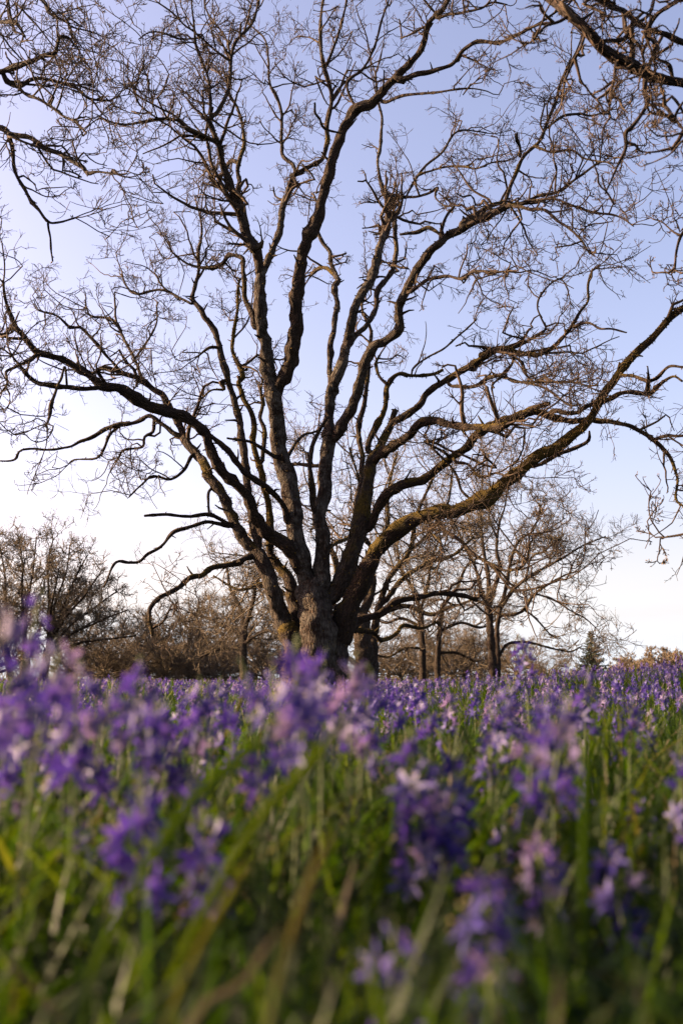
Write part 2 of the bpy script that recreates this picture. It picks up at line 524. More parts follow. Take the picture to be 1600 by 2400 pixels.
class Oak:
    """an oak whose limbs follow measured centrelines; every limb is a part"""
    def __init__(s, label, base, Y0, group=None, name='oak_tree', slim=1.0):
        s.root = link(name, None, label=label, cat='tree', group=group, loc=base)
        s.base = np.array(base, float); s.Y0 = Y0; s.L = {}; s.k = 0; s.slim = slim
    def child(s, name, me, parent=None):
        o = link(name, me, parent or s.root)
        return o
    def limb(s, key, parent, dend, moss, spawn, spec, lichen=0.35, name='limb', dstart=None, flare=False, dens=2.3, scale=1.42, tw=0.0041, label=None, tmat='twig', buds=True, **ck):
        s.k += 1
        a = parse(spec)
        d0 = dstart if dstart is not None else 0.0
        if parent:
            Q = s.L[parent]['pix']
            j = np.argmin(np.hypot(Q[:, 0] - a[0, 0], Q[:, 1] - a[0, 1]))
            d0 = Q[j, 3]
            if np.hypot(Q[j, 0] - a[0, 0], Q[j, 1] - a[0, 1]) > 3:
                a = np.vstack([[Q[j, 0], Q[j, 1], min(a[0, 2], Q[j, 2])], a])
        seg = np.concatenate([[0], np.cumsum(np.hypot(*np.diff(a[:, :2], axis=0).T))])
        t = seg / seg[-1]
        r = np.random.default_rng(100 + s.k)
        d = d0 + (dend - d0) * t + 0.25 * np.sin(t * r.uniform(4, 8)) * t * min(1, seg[-1] / 400) * r.choice([-1, 1])
        pix = catmull(np.column_stack([a, d]), 6.0)
        P = at(pix[:, 0], pix[:, 1], s.Y0 + pix[:, 3])
        rad = np.maximum(pix[:, 2] * s.slim, 2.0) / 2 * (s.Y0 + pix[:, 3]) / FPX
        # gnarl: small wander of the centreline
        n = len(P); ss = np.concatenate([[0], np.cumsum(np.linalg.norm(np.diff(P, axis=0), axis=1))])
        wob = np.zeros((n, 3))
        thin = float(np.clip((0.12 - rad.mean()) / 0.08, 0, 1))
        fmul = TREE_Y / max(s.Y0, TREE_Y)
        ks = np.cumsum(np.concatenate([[0], r.uniform(.14, .5, 400) / fmul])); ks = ks[ks < ss[-1] + 1.2 / fmul]
        kv = r.normal(0, 0.22 + 0.42 * thin, (len(ks), 3))
        wob = np.stack([np.interp(ss, ks, kv[:, c_]) for c_ in range(3)], -1)
        kern = np.array([1, 2, 3, 2, 1]) / 9
        wob = np.stack([np.convolve(np.pad(wob[:, c_], 2, 'edge'), kern, 'valid') for c_ in range(3)], -1)
        P = P + wob * (np.minimum(rad, 0.07) * np.minimum(1, ss / 0.5))[:, None]
        for q in range(int(ss[-1] * fmul * 1.6)):          # knots and old branch collars
            c0 = r.uniform(0, ss[-1]); rad = rad * (1 + r.uniform(.1, .38) * (.25 + .75 * thin) * np.exp(-((ss - c0) / (r.uniform(.5, 1.2) * np.interp(c0, ss, rad) + .01)) ** 2))
        if flare:
            P, rad = flare(P, rad)
        sides = 40 if rad.max() > 0.25 else 26 if rad.max() > 0.16 else (16 if rad.max() > 0.1 else (11 if rad.max() > 0.05 else 8))
        v, q, tr, at_, ring, X = thick_tube(P, rad, sides, moss, lichen, 500 + s.k)
        o = s.child(name, make_mesh(name, v - s.base, q, tr, ['bark'], None, at_))
        if label:
            o['label'] = label
        s.L[key] = {'pix': pix, 'P': P, 'rad': rad, 'obj': o, 'len': ss[-1]}
        area = (2 * math.pi * rad[:-1] * np.diff(ss)).sum()
        mt = moss_tufts(X, ring, area * 260 * max(0, moss - 0.1), 900 + s.k)
        if mt:
            link('moss', make_mesh('moss', mt[0] - s.base, None, mt[1], ['moss'], smooth=False), o, kind='stuff')
        # short broken spurs left by dead side shoots
        nsp = int(ss[-1] * fmul * 1.7)
        if nsp > 1 and name == 'limb':
            f = r.uniform(.12, .98, nsp) * (n - 1); i = f.astype(int)
            T = nrm(P[np.minimum(i + 2, n - 1)] - P[np.maximum(i - 2, 0)])
            Xs = nrm(np.cross(T, nrm(r.normal(0, 1, T.shape)))); aa = r.uniform(.7, 1.4, nsp)[:, None]
            r0 = np.minimum(rad[i] * .5, .03 / fmul)
            Ps, Rs = grow(P[i], T * np.cos(aa) + Xs * np.sin(aa), rad[i] + r0 * r.uniform(2, 9, nsp), r0, r0 * .35, 3, .18)
            v, q = tubes(Ps - s.base, Rs, 5)
            link('spurs', make_mesh('spurs', v, q, None, ['bark'], None, {'barkco': v, 'moss': np.full(len(v), moss), 'lichen': np.full(len(v), .1)}), o, kind='stuff')
        if spawn > 0:
            i0 = int(n * (1 - spawn))
            crown_from([(P[i0:] - s.base, rad[i0:], ss[-1] - ss[i0])], dens, scale, o, tmat, buds, twig_r=tw, **ck)
        return o

def flare_trunk(P, rad):
    h = P[:, 2] - zg(P[:, 0], P[:, 1])
    return P, rad * (1 + 0.35 * np.exp(-np.maximum(h, 0) / 0.3))

bx = at(752, 1650, TREE_Y)
tb = (float(bx[0]), TREE_Y, float(zg(bx[0], TREE_Y)))
oak = Oak('huge bare multi-stemmed oak standing alone in the middle of the meadow', tb, TREE_Y, slim=.79)
ol = oak.limb
ol('T', None, 0.0, 0.30, 0, 'A: 690,1100,118 688,1000,108 684,900,100 680,780,94 668,680,90 657,600,92 652,530,84', 0.9, 'trunk', 0.0, flare_trunk)
ol('TB', 'T', 0.25, 0.75, 0, 'A: 600,1110,96 600,960,92 588,860,84 560,790,72 530,720,52', 0.2, 'trunk', flare=flare_trunk, label='mossy left stem base of the oak')
ol('TR', 'T', 0.1, 0.25, 0, 'A: 760,1110,84 758,960,74 760,830,66 768,760,66 782,690,64 800,630,56', 0.6, 'trunk', flare=flare_trunk)
# left front stem and its two dark leaders
ol('T1', 'T', 0.0, 0.22, 0, 'A: 650,560,70 630,520,62 600,430,56 568,300,50 560,200,50 545,80,49 B: 500,1100,50 490,960,50 478,860,50 470,820,48', 0.9)
ol('T1a', 'T1', -0.6, 0.30, 0, 'B: 470,830,46 450,720,42 422,580,38 414,450,36 415,330,33 413,275,32', 0.8)
ol('T1a1', 'T1a', -2.0, 0.45, .75, 'B: 410,280,28 392,210,28 350,100,26 325,0,24 G: 1160,1140,25 1108,1000,24 1062,850,23 1020,740,20 992,640,18 965,545,16', 0.3)
ol('T1a1u', 'T1a1', -2.6, 0.4, 1, 'G: 965,545,11 968,450,9 955,350,8 915,260,8 895,150,7 880,30,6 884,-60,5', 0.3)
ol('T1a1r', 'T1a1', -1.6, 0.4, 1, 'G: 972,540,13 1010,500,13 1050,400,12 1060,280,11 1082,190,10 1150,110,9 1185,30,8 1190,-70,6', 0.4)
ol('T1a1t', 'T1a1r', -1.0, 0.4, 1, 'G: 1060,260,7 1040,180,6 990,110,6 950,40,5 930,-40,4')
ol('T1a1w', 'T1a1r', -3.0, 0.4, 1, 'G: 1040,270,7 970,220,7 900,150,7 850,120,6 790,60,6 720,10,5')
ol('T1a1x', 'T1a1w', -3.4, 0.4, 1, 'G: 920,175,6 830,180,6 760,155,6 690,150,5 640,180,4')
ol('T1a1s', 'T1a1', -3.2, 0.55, 1, 'G: 985,650,13 920,620,13 870,590,12 825,558,11 740,550,10 620,570,8 520,565,6 450,530,4', label='long limb reaching left toward the neighbouring tree')
ol('T1a1v', 'T1a1s', -4.0, 0.4, 1, 'G: 720,545,7 640,480,6 600,380,5 580,350,4')
ol('T1a1y', 'T1a1s', -3.8, 0.4, 0.3, 'G: 720,530,4 690,420,4 680,340,3')
ol('T1b2', 'T1a1', -0.6, 0.5, .8, 'G: 1135,1040,15 1120,960,14 1102,880,14 1098,790,14 1122,690,12 1120,610,11 1092,510,9 1052,430,7 1040,340,5', 0.5)
ol('T1b2b', 'T1b2', -0.3, 0.5, .5, 'G: 1100,760,11 1070,730,12 1045,770,11 1035,800,8')
ol('T1a2', 'T1a', 0.3, 0.4, .4, 'B: 425,270,22 440,230,23 470,150,21 500,80,20 520,0,20 G: 1320,880,19 1355,800,18', 0.7)
ol('T1a2l', 'T1a2', 1.2, 0.4, 1, 'G: 1355,790,12 1345,760,12 1300,705,12 1286,620,11 1290,490,9 1245,385,8 1232,270,7 1215,180,6 1140,110,5')
ol('T1a2r', 'T1a2', 0.0, 0.45, .7, 'G: 1360,800,14 1420,765,13 1480,735,12 1492,660,15 1505,560,15 1522,430,14 1490,310,13 1475,190,11 1480,60,9 1500,-60,8')
ol('T1a2m', 'T1a2r', -0.5, 0.4, 1, 'G: 1500,300,10 1545,180,9 1580,60,8 1600,-60,6')
ol('T1a3', 'T1a', 0.8, 0.55, .7, 'B: 388,520,16 382,460,15 345,360,15 325,270,14 325,205,13 275,190,13 235,230,12 160,253,10 95,240,8 40,200,6 0,170,5', 0.2, label='mossy branch looping over to the left')
ol('T1b', 'T1', -2.6, 0.32, 0.25, 'B: 478,830,40 505,780,42 545,700,42 570,600,41 575,480,40 585,320,38 602,180,37 640,80,36 682,0,33 G: 1490,880,33 1530,740,32 1562,640,31 H: 12,580,30 55,508,30 130,488,28 182,440,27 235,365,25 300,290,21 378,212,18 398,120,16 450,50,14 490,-20,12', 0.1, label='thick dark leader curving up through the crown')
ol('T1b_r', 'T1b', -3.6, 0.35, .7, 'H: 262,362,16 330,345,17 405,318,15 500,282,13 560,222,13 640,190,12 715,193,11 800,160,10 900,112,8 985,58,7 1050,10,5', 0.1)
ol('T1b_s', 'T1b', -3.2, 0.35, .5, 'H: 205,470,10 300,442,9 420,430,8 500,418,7 588,410,7', 0.1)
ol('T1b_t', 'T1b', -2.2, 0.35, 0, 'H: 185,440,7 192,380,6 193,325,4', 0.1)
ol('T1b_u', 'T1b', -3.4, 0.35, .9, 'H: 440,80,11 500,65,9 560,60,8 640,40,7 690,10,6 760,20,5', 0.1)
ol('T1b_v', 'T1b', -1.4, 0.4, 1, 'H: 30,380,9 100,320,8 150,230,8 180,100,7 210,10,6 215,-50,5', 0.2)
ol('T1b_k', 'T1b', -2.2, 0.4, 0, 'G: 1485,590,7 1465,545,7 1447,520,8 1447,470,6', 0.1)
ol('T1c', 'T1', -1.2, 0.5, 0, 'B: 480,1120,14 440,1095,12 380,1062,10 330,1045,9 262,1034,7', 0.3)
# right front stem
ol('T2', 'T', 0.35, 0.18, 0, 'A: 675,580,70 690,520,56 700,420,43 694,300,40 690,190,40 708,70,43 B: 712,1100,40 722,1030,40', 1.0)
ol('T2d', 'T2', -0.2, 0.3, 0, 'A: 678,220,16 655,180,15 645,110,14 645,40,13 B: 640,1150,13 650,1080,13 680,1010,12 700,965,11 718,935,8', 0.2)
ol('T2a', 'T2', 1.6, 0.28, .35, 'B: 722,1030,32 728,920,33 742,810,34 788,690,31 818,560,29 850,435,27 915,320,27 958,190,24 985,80,22 998,0,20 H: 195,1090,19 212,990,18 222,915,16', 0.8)
ol('T2a_l', 'T2a', 2.2, 0.25, 1, 'H: 220,915,12 182,850,11 168,740,10 180,620,10 186,540,8 170,450,7 160,330,6', 0.8)
ol('T2a_r', 'T2a', 0.6, 0.35, .9, 'H: 228,915,9 330,905,9 400,885,8 440,860,8 430,900,6 480,950,5')
ol('T2a_q', 'T2a_r', 1.2, 0.35, 1, 'H: 295,905,8 330,840,8 385,765,7 460,705,7 500,635,7 545,605,6 640,605,5')
ol('T2a_p', 'T2a_r', 0.0, 0.35, 1, 'H: 340,820,7 420,785,7 510,760,7 580,760,7 620,770,6 690,745,5 760,740,4')
ol('T2a2', 'T2a', 2.2, 0.35, .5, 'B: 738,790,19 735,720,19 742,600,17 755,450,16 752,345,16 772,300,14 745,220,14 735,170,13 690,125,12 672,70,10 690,0,8 G: 1440,900,7', 0.8)
ol('T2a2b', 'T2a2', 2.8, 0.7, .8, 'B: 768,305,12 740,270,12 700,252,12 660,270,11 640,290,8')
ol('T2c', 'T2a', 2.6, 0.35, .6, 'B: 820,605,16 845,570,16 890,530,16 930,450,17 955,355,17 1000,290,16 1030,200,15 1030,90,13 1036,0,11 H: 258,960,10 268,930,8', 0.6)
ol('T2b', 'T2', -2.2, 0.35, .3, 'B: 745,1030,27 775,1000,28 820,900,29 862,775,29 905,675,29 955,595,29 1030,530,27 1052,430,26 1090,320,26 1150,220,26 1235,135,25 1330,70,24 1430,0,23 H: 560,1045,21 680,995,20 748,950,18', 0.5)
ol('T2b_o', 'T2b', -1.4, 0.6, 0.2, 'H: 520,1070,14 590,1010,15 660,965,15 735,940,13', 0.2)
ol('T2b_u', 'T2b', -2.8, 0.45, .85, 'H: 745,950,13 765,880,13 800,775,12 830,710,11 905,650,11 945,560,10 985,470,9 1030,345,9 1080,230,7 1110,150,6', 0.3)
ol('T2b_n', 'T2b_u', -2.8, 0.4, .2, 'H: 818,720,8 818,670,8 806,640,12 804,615,12')
ol('T2b_r', 'T2b', -3.2, 0.45, .9, 'H: 760,945,12 830,930,12 900,895,11 990,880,10 1060,830,9 1150,770,7 1200,745,5', 0.2)
ol('T2b_s', 'T2b', -4.2, 0.45, .9, 'H: 770,945,11 850,955,11 920,965,10 1000,1020,9 1090,1090,7 1140,1170,5', 0.2)
ol('T2b_w', 'T2b_r', -3.6, 0.45, 1, 'H: 870,920,9 960,915,9 1050,940,8 1150,970,7 1260,990,6 1340,1040,4', 0.2)
ol('T2b_x', 'T2b_u', -2.2, 0.45, 1, 'H: 930,600,8 1010,540,8 1090,520,7 1150,530,6 1240,500,5', 0.3)
ol('T2b_y', 'T2b_u', -3.6, 0.45, 1, 'H: 885,670,9 960,700,8 1060,690,7 1120,730,6 1230,750,5', 0.2)
ol('T2b_z', 'T2b', -1.4, 0.4, 0, 'H: 450,1110,11 465,1040,10 485,980,8 515,942,6', 0.2)
ol('T2b_a', 'T2b', -1.0, 0.5, .8, 'H: 455,1080,9 400,1045,12 340,1065,11 270,1080,8', 0.2)
ol('T2b_b', 'T2b', -3.6, 0.35, .9, 'B: 1095,360,11 1180,310,10 1270,290,10 1340,300,9 1390,265,9 1480,272,8 1560,265,6', 0.1)
# dead mossy right rear stem
ol('T3', 'T', 0.7, 0.55, 0, 'A: 725,600,40 762,560,44 818,430,50 858,300,52 882,180,46 900,60,38 B: 920,1150,34 960,1080,25 1000,985,20 1030,905,18', 0.4)
ol('T3x', 'T3', 0.3, 0.35, 0, 'A: 775,545,22 790,460,24 805,390,22 825,335,16', 0.6)
ol('T3b', 'T3', -1.0, 0.6, .7, 'B: 985,1010,20 1030,965,20 1085,935,20 1150,870,21 1230,800,21 1320,740,20 1400,690,19 1480,632,18 D: 330,600,17 390,570,16 460,562,16 560,592,14 690,602,13 790,545,12 880,440,11 940,340,9 990,270,8 985,180,7 1010,80,5', 0.2)
ol('T3b_u', 'T3b', 0.3, 0.4, 1, 'D: 500,575,10 570,540,10 640,500,10 710,450,9 690,370,7 680,290,7 750,180,6 830,130,5', 0.2)
ol('T3b_r', 'T3b', -1.8, 0.4, 1, 'D: 880,440,8 990,410,8 1050,445,7 1130,450,6 1220,470,4', 0.2)
ol('T3b_l', 'T3b', -1.6, 0.5, .6, 'D: 150,800,11 220,800,11 300,785,11 370,745,12 460,725,11 520,670,8 530,620,6', 0.2)
ol('T3b_d', 'T3b_l', -2.4, 0.4, 1, 'D: 455,735,9 560,765,8 660,770,8 790,770,7 930,780,6 1060,830,4', 0.2)
ol('T3b_e', 'T3b_l', -2.8, 0.4, 1, 'D: 520,765,8 680,795,7 760,835,7 870,910,6 950,910,4', 0.2)
ol('T3b_f', 'T3b_l', -2.0, 0.4, 0.6, 'D: 460,740,7 400,790,6 410,860,6 425,930,5 440,1000,3', 0.2)
ol('T3b_g', 'T3b', -1.9, 0.45, .9, 'D: 500,600,9 580,650,9 600,720,8 650,770,6 730,740,5', 0.2)
ol('T3c', 'T3', 1.4, 0.7, .45, 'B: 905,1080,18 945,990,19 985,890,16 992,790,14 1040,742,14 1100,752,12 1180,745,10 1240,720,8', 0.2)
ol('T3c2', 'T3c', 1.8, 0.6, .6, 'B: 985,780,11 955,745,10 945,690,9 960,650,7')
ol('T3c3', 'T3c', 0.8, 0.5, 1, 'B: 1110,720,7 1180,660,7 1260,620,6 1330,560,6 1400,490,4')
ol('T3d', 'T3', 2.4, 0.4, .4, 'A: 870,240,20 872,120,17 B: 874,1100,16 875,960,15 890,800,14 910,640,13 920,540,11 885,450,9 880,400,7', 0.4)
ol('T3e', 'T3', -2.0, 0.55, .3, 'B: 930,1150,24 970,1110,27 1030,1075,27 1100,1020,25 1160,970,25 1220,952,23 1300,965,22 1400,990,22 1480,985,22 1530,965,22', 0.05)
ol('e2', 'T3', -1.8, 0.6, .3, 'A: 910,270,24 945,200,27 985,130,29 1045,92,27 1150,52,26 D: 70,1300,25 180,1200,24 330,1090,25 450,1030,24 560,990,22 650,968,21 750,1000,20 880,1005,18 970,990,16 1060,1000,15 1150,1020,14 1280,1060,13 1390,1130,12 1480,1230,11 1530,1360,9 1518,1490,7 1580,1545,6', 0.05)
ol('e2u', 'e2', -2.6, 0.5, .4, 'D: 720,985,12 790,945,13 860,955,13 930,950,14 960,920,15 1090,892,15 1230,840,14 1350,845,13 1400,800,11 1500,742,8 1560,770,6', 0.05)
ol('e2s', 'e2', -1.2, 0.7, 0, 'D: 560,985,16 620,940,16 690,910,14 745,893,11', 0.05)
ol('e2t', 'e2u', -2.9, 0.3, 0, 'D: 1350,850,15 1355,760,11 1350,675,4', 0.05)
ol('e2v', 'e2', -2.4, 0.4, .9, 'D: 1390,1125,10 1450,1105,9 1560,1098,8 1640,1090,6', 0.1)
ol('e2w', 'e2', -1.2, 0.4, .9, 'D: 150,1240,10 90,1190,9 0,1130,8 B: 1480,1170,7 1440,1120,6', 0.1)
ol('e2x', 'e2', -2.0, 0.4, .9, 'D: 180,1260,9 250,1280,9 320,1350,8 420,1330,7 490,1355,5', 0.1)
# long mossy limb sweeping right
ol('L4', 'TR', -2.4, 0.78, .22, 'A: 780,770,64 826,640,64 876,540,56 912,460,50 960,360,46 1060,265,45 1180,212,43 1300,180,42 1430,130,40 D: 480,1390,37 650,1262,35 800,1172,33 940,1060,29 1020,960,26 1100,820,25 1200,690,24 1350,530,22 1500,370,20 1600,290,18 1720,190,14', 0.15, label='long mossy limb sweeping out to the right')
ol('L4s', 'L4', -1.8, 0.25, 0, 'D: 640,1290,13 700,1265,12 800,1210,12 920,1165,12 985,1125,11 990,1072,6', 0.1)
ol('L4r', 'L4', -3.4, 0.45, .7, 'D: 1180,730,11 1250,738,11 1330,760,11 1400,750,10 1470,682,9 1560,682,8 1640,680,6', 0.1)
ol('L4d', 'L4', -3.0, 0.35, .5, 'F: 60,560,11 110,620,11 200,690,11 280,780,10 420,860,10 500,880,9 580,860,8 620,800,7', 0.1)
ol('L4e', 'L4d', -3.6, 0.35, .6, 'F: 400,850,8 460,930,8 530,1000,8 650,990,7 830,935,5', 0.1)
ol('L4f', 'L4', -3.2, 0.4, .8, 'F: 15,580,8 30,660,8 75,690,7 90,760,6', 0.3)
ol('L4g', 'L4', -0.8, 0.35, .7, 'F: 270,450,7 210,390,8 180,310,8 140,240,7 60,160,7 0,100,6', 0.1)
# low right limbs
ol('L5', 'TR', 1.6, 0.4, .35, 'A: 800,745,30 850,705,25 900,680,22 965,665,20 1030,615,19 1120,592,18 1250,565,16 1330,575,14 1400,602,10', 0.1)
ol('L5b', 'TR', 2.2, 0.7, .4, 'A: 820,745,15 875,738,14 930,750,14 970,785,14 1040,762,13 1072,722,11 1150,728,9 1230,700,6', 0.1)
# left stem
ol('L6', 'TB', 0.1, 0.35, 0, 'A: 560,800,58 512,700,48 470,560,47 432,450,46 395,375,42', 0.5)
ol('L6a', 'L6', 0.9, 0.5, .1, 'A: 392,375,36 345,330,32 300,240,31 240,120,31 170,20,28 C: 1280,1330,27 1190,1200,25 1125,1110,23', 0.4)
ol('L6b', 'L6a', 1.6, 0.45, .6, 'C: 1125,1110,16 1050,1080,15 985,1025,14 920,990,14 820,1015,13 720,1030,13 640,1070,12 560,1110,11 440,1160,9 300,1185,8 140,1190,7 95,1245,6 0,1250,5', 0.1)
ol('L6b1', 'L6b', 1.9, 0.4, .8, 'C: 740,1035,9 675,1090,9 640,1170,8 590,1240,7 460,1250,6 410,1290,4', 0.1)
ol('L6b2', 'L6b', 1.0, 0.4, .7, 'C: 945,1005,10 935,1080,9 890,1110,9 880,1170,8 760,1190,7 715,1250,5', 0.1)
ol('L6b3', 'L6a', 0.4, 0.4, .8, 'C: 1170,1230,10 1130,1310,9 1050,1365,8 940,1345,8 870,1400,6 790,1480,4', 0.1)
ol('L6c', 'L6a', 1.8, 0.4, .6, 'C: 1130,1110,18 1090,1010,19 1030,900,19 940,820,18 860,770,17 740,722,14 640,685,12 570,712,10 470,660,8', 0.2)
ol('L6c1', 'L6c', 2.4, 0.4, .8, 'C: 870,770,10 850,690,10 780,540,9 710,410,9 640,380,8 560,370,6 530,310,5', 0.4)
ol('L6c2', 'L6c', 1.0, 0.4, .8, 'C: 745,725,10 680,640,10 560,500,9 500,440,9 430,440,8 350,370,7 260,340,5', 0.2)
ol('L6c3', 'L6c1', 3.0, 0.3, 1, 'C: 820,640,7 890,540,7 960,420,6 960,300,5', 0.3)
ol('L6d', 'L6a', -0.5, 0.3, 0, 'E: 1410,205,13 1370,185,12 1280,150,11 1150,156,11 1010,150,10 880,160,8', 0.1)
ol('L6e', 'L6a', -0.9, 0.3, 0, 'E: 1410,215,14 1350,205,12 1250,205,12 1130,222,11 1050,250,12 990,330,10 910,390,9 850,440,9 780,442,8 705,440,8 650,560,6 635,590,4', 0.1, label='bare dead branch pointing down left')
ol('L6f', 'L6', -1.2, 0.55, .08, 'A: 400,390,22 345,405,20 E: 1440,440,19 1320,465,17 1240,510,17 1160,520,15 1080,590,14 990,640,13 930,710,12 930,800,11 938,890,8', 0.1, label='low mossy branch drooping on the left')
ol('L6f2', 'L6f', -1.4, 0.4, .2, 'E: 935,840,8 1000,800,7 1060,690,5 1090,720,4', 0.1)
ol('L6g', 'L6a', 0.2, 0.4, .5, 'A: 215,70,9 175,100,9 172,150,8 178,210,7', 0.1)
ol('L6h', 'L6', 1.0, 0.4, .25, 'A: 400,330,28 385,230,26 362,130,25 345,40,24 B: 340,1130,22 335,1010,21 300,880,20 262,730,20 220,620,19 190,530,18 135,445,16 95,400,14 120,310,12 125,190,10 140,80,8 130,0,6', 0.5)
ol('L6h1', 'L6h', 1.6, 0.4, .9, 'C: 1165,290,8 1060,235,8 970,205,8 830,225,7 780,185,6 750,110,5', 0.1)
ol('L6h2', 'L6h', 0.4, 0.6, .4, 'C: 1340,560,9 1290,560,11 1250,585,8 1210,620,5', 0.1)
ol('L6h3', 'L6h', 0.4, 0.7, .4, 'C: 1400,760,9 1350,775,13 1375,820,9 1290,820,7 1230,880,4', 0.1)
# dark limbs sweeping left
ol('L7', 'T1', -2.6, 0.40, .25, 'A: 600,460,42 560,400,40 510,350,36 420,270,33 375,170,32 335,100,31 240,15,30 C: 1300,1190,30 1260,1095,30 1150,1010,31 1000,945,32 880,880,31 760,815,29 620,790,25 540,730,21 460,680,20 370,635,19 240,590,20 180,520,17 110,450,15 80,360,12 40,260,9 20,150,7', 0.05, label='thick dark limb sweeping out to the left')
ol('L7b', 'L7', -3.4, 0.4, .4, 'C: 640,800,15 540,800,15 430,795,15 340,797,15 240,780,14 170,730,11 130,680,10 60,590,7', 0.05)
ol('L7c', 'L7', -3.0, 0.5, .6, 'C: 235,598,11 180,640,11 100,670,10 40,710,9 42,780,7 0,840,5', 0.05)
ol('L7d', 'L7b', -3.6, 0.4, 0.05, 'C: 405,680,7 370,760,8 330,850,10 315,920,12 310,980,10 280,1040,5', 0.05)
ol('L7e', 'L7', -2.9, 0.5, .7, 'C: 110,455,9 65,440,11 30,470,9 -40,480,7', 0.05)
ol('L7f', 'L7', -2.2, 0.35, .8, 'C: 660,800,9 600,690,10 640,685,9 700,715,7', 0.05)
ol('L8', 'T1', -1.2, 0.45, .05, 'A: 535,240,18 505,140,19 440,70,19 350,5,18 C: 1390,1180,17 1290,1092,15', 0.05)
# rear stems
ol('L9', 'TB', 1.8, 0.75, .4, 'A: 605,800,40 590,700,40 560,620,42 535,500,32 470,390,22 447,250,21 440,100,19 B: 395,1080,18 385,960,17 350,880,15 312,775,14 335,750,15 290,650,12 295,560,11 310,400,9 318,300,7', 0.3)
ol('L9b', 'L9', 2.6, 0.6, .6, 'B: 420,1140,13 430,1060,13 415,960,12 418,840,10 430,760,7', 0.2)
ol('L9c', 'T2', 2.0, 0.4, .5, 'B: 545,1150,11 555,1080,10 590,1030,9 650,1010,8 690,990,6', 0.2)
ol('L9d', 'T2', 2.4, 0.75, .5, 'A: 715,360,12 760,335,12 800,320,11 850,270,9', 0.1)

# ------------------------------------------------------------------ neighbouring oaks whose limbs hang into the frame
def side_oak(label, tx, ty, trunk_r, lean, limbs, slim=1.0):
    b = (tx, ty, float(zg(tx, max(ty, 0.1))))
    o = Oak(label, b, ty, slim=slim)
    n = 30
    P = np.stack([np.linspace(tx, tx + lean, n), np.full(n, ty), np.linspace(b[2] - 0.15, 7.0, n)], -1)
    rad = trunk_r * (1.25 - 0.6 * np.linspace(0, 1, n))
    P, rad = flare_trunk(P, rad)
    v, q, tr, a_, ring, X = thick_tube(P, rad, 20, 0.4, 0.4, 77)
    o.child('trunk', make_mesh('trunk', v - o.base, q, tr, ['bark'], None, a_))
    for key, par, d0, d1, moss, sp, hz, spec, kw in limbs:
        if par is None:
            # from the trunk, out of frame, to the first traced point
            a = parse(spec); p0 = at(a[0, 0], a[0, 1], d0)
            s0 = np.array([tx + lean * hz / 7, ty, hz])
            t = np.linspace(0, 1, 24)[:, None]
            mid = (s0 + p0) / 2 + np.array([0, 0, 0.5])
            Q = s0 * (1 - t) ** 2 + mid * 2 * t * (1 - t) + p0 * t ** 2
            r1 = a[0, 2] / 2 * d0 / FPX
            rr = np.linspace(max(r1 * 1.7, 0.09), r1, 24)
            v, q, tr, a_, ring, X = thick_tube(Q, rr, 12, moss, 0.2, 31 + len(spec))
            o.child('limb', make_mesh('limb', v - o.base, q, tr, ['bark'], None, a_))
        o.Y0 = 0.0
        o.limb(key, par, d1, moss, sp, spec, 0.1, dstart=d0, **kw)
    return o

side_oak('oak standing outside the left edge, thin branches hanging into the upper left corner', -8.2, 12.5, 0.42, 0.4, [
    ('a', None, 12.4, 11.6, .4, .9, 5.2, 'G: -120,350,17 10,322,15 100,290,13 190,250,11 250,235,10 275,172,9 320,180,7 345,210,4', dict(dens=2.2)),
    ('b', 'a', 0, 12.8, .4, 1, 0, 'G: 12,330,12 35,375,12 90,402,11 150,368,9 250,372,8 350,400,8 405,450,7 520,465,5', dict(dens=2.2)),
    ('c', 'b', 0, 11.2, .4, 1, 0, 'G: 90,405,9 140,450,8 220,480,7 290,530,6 360,560,5', dict(dens=2.2)),
    ('d', None, 12.2, 11.2, .4, .9, 4.6, 'G: -120,520,17 0,580,15 40,612,14 130,630,13 200,682,12 290,712,11 370,762,10 402,797,9 460,790,6 525,795,4', dict(dens=2.0)),
    ('e', 'd', 0, 12.4, .4, .9, 0, 'G: 40,615,11 62,700,10 70,780,9 112,890,9 170,960,8 222,1025,7 270,1030,6 360,1000,4', dict(dens=1.8)),
    ('f', 'e', 0, 12.9, .4, 1, 0, 'G: 222,1028,6 230,1130,5 242,1200,4', dict(dens=2.0)),
    ('g', None, 12.0, 11.0, .4, 1, 6.2, 'G: -120,60,13 0,100,11 70,112,9 115,175,6', dict(dens=2.4)),
    ('h', None, 12.6, 11.8, .4, 1, 6.6, 'G: -90,-140,14 90,-60,11 200,0,9 222,60,8 310,105,6 330,160,5', dict(dens=2.4)),
])
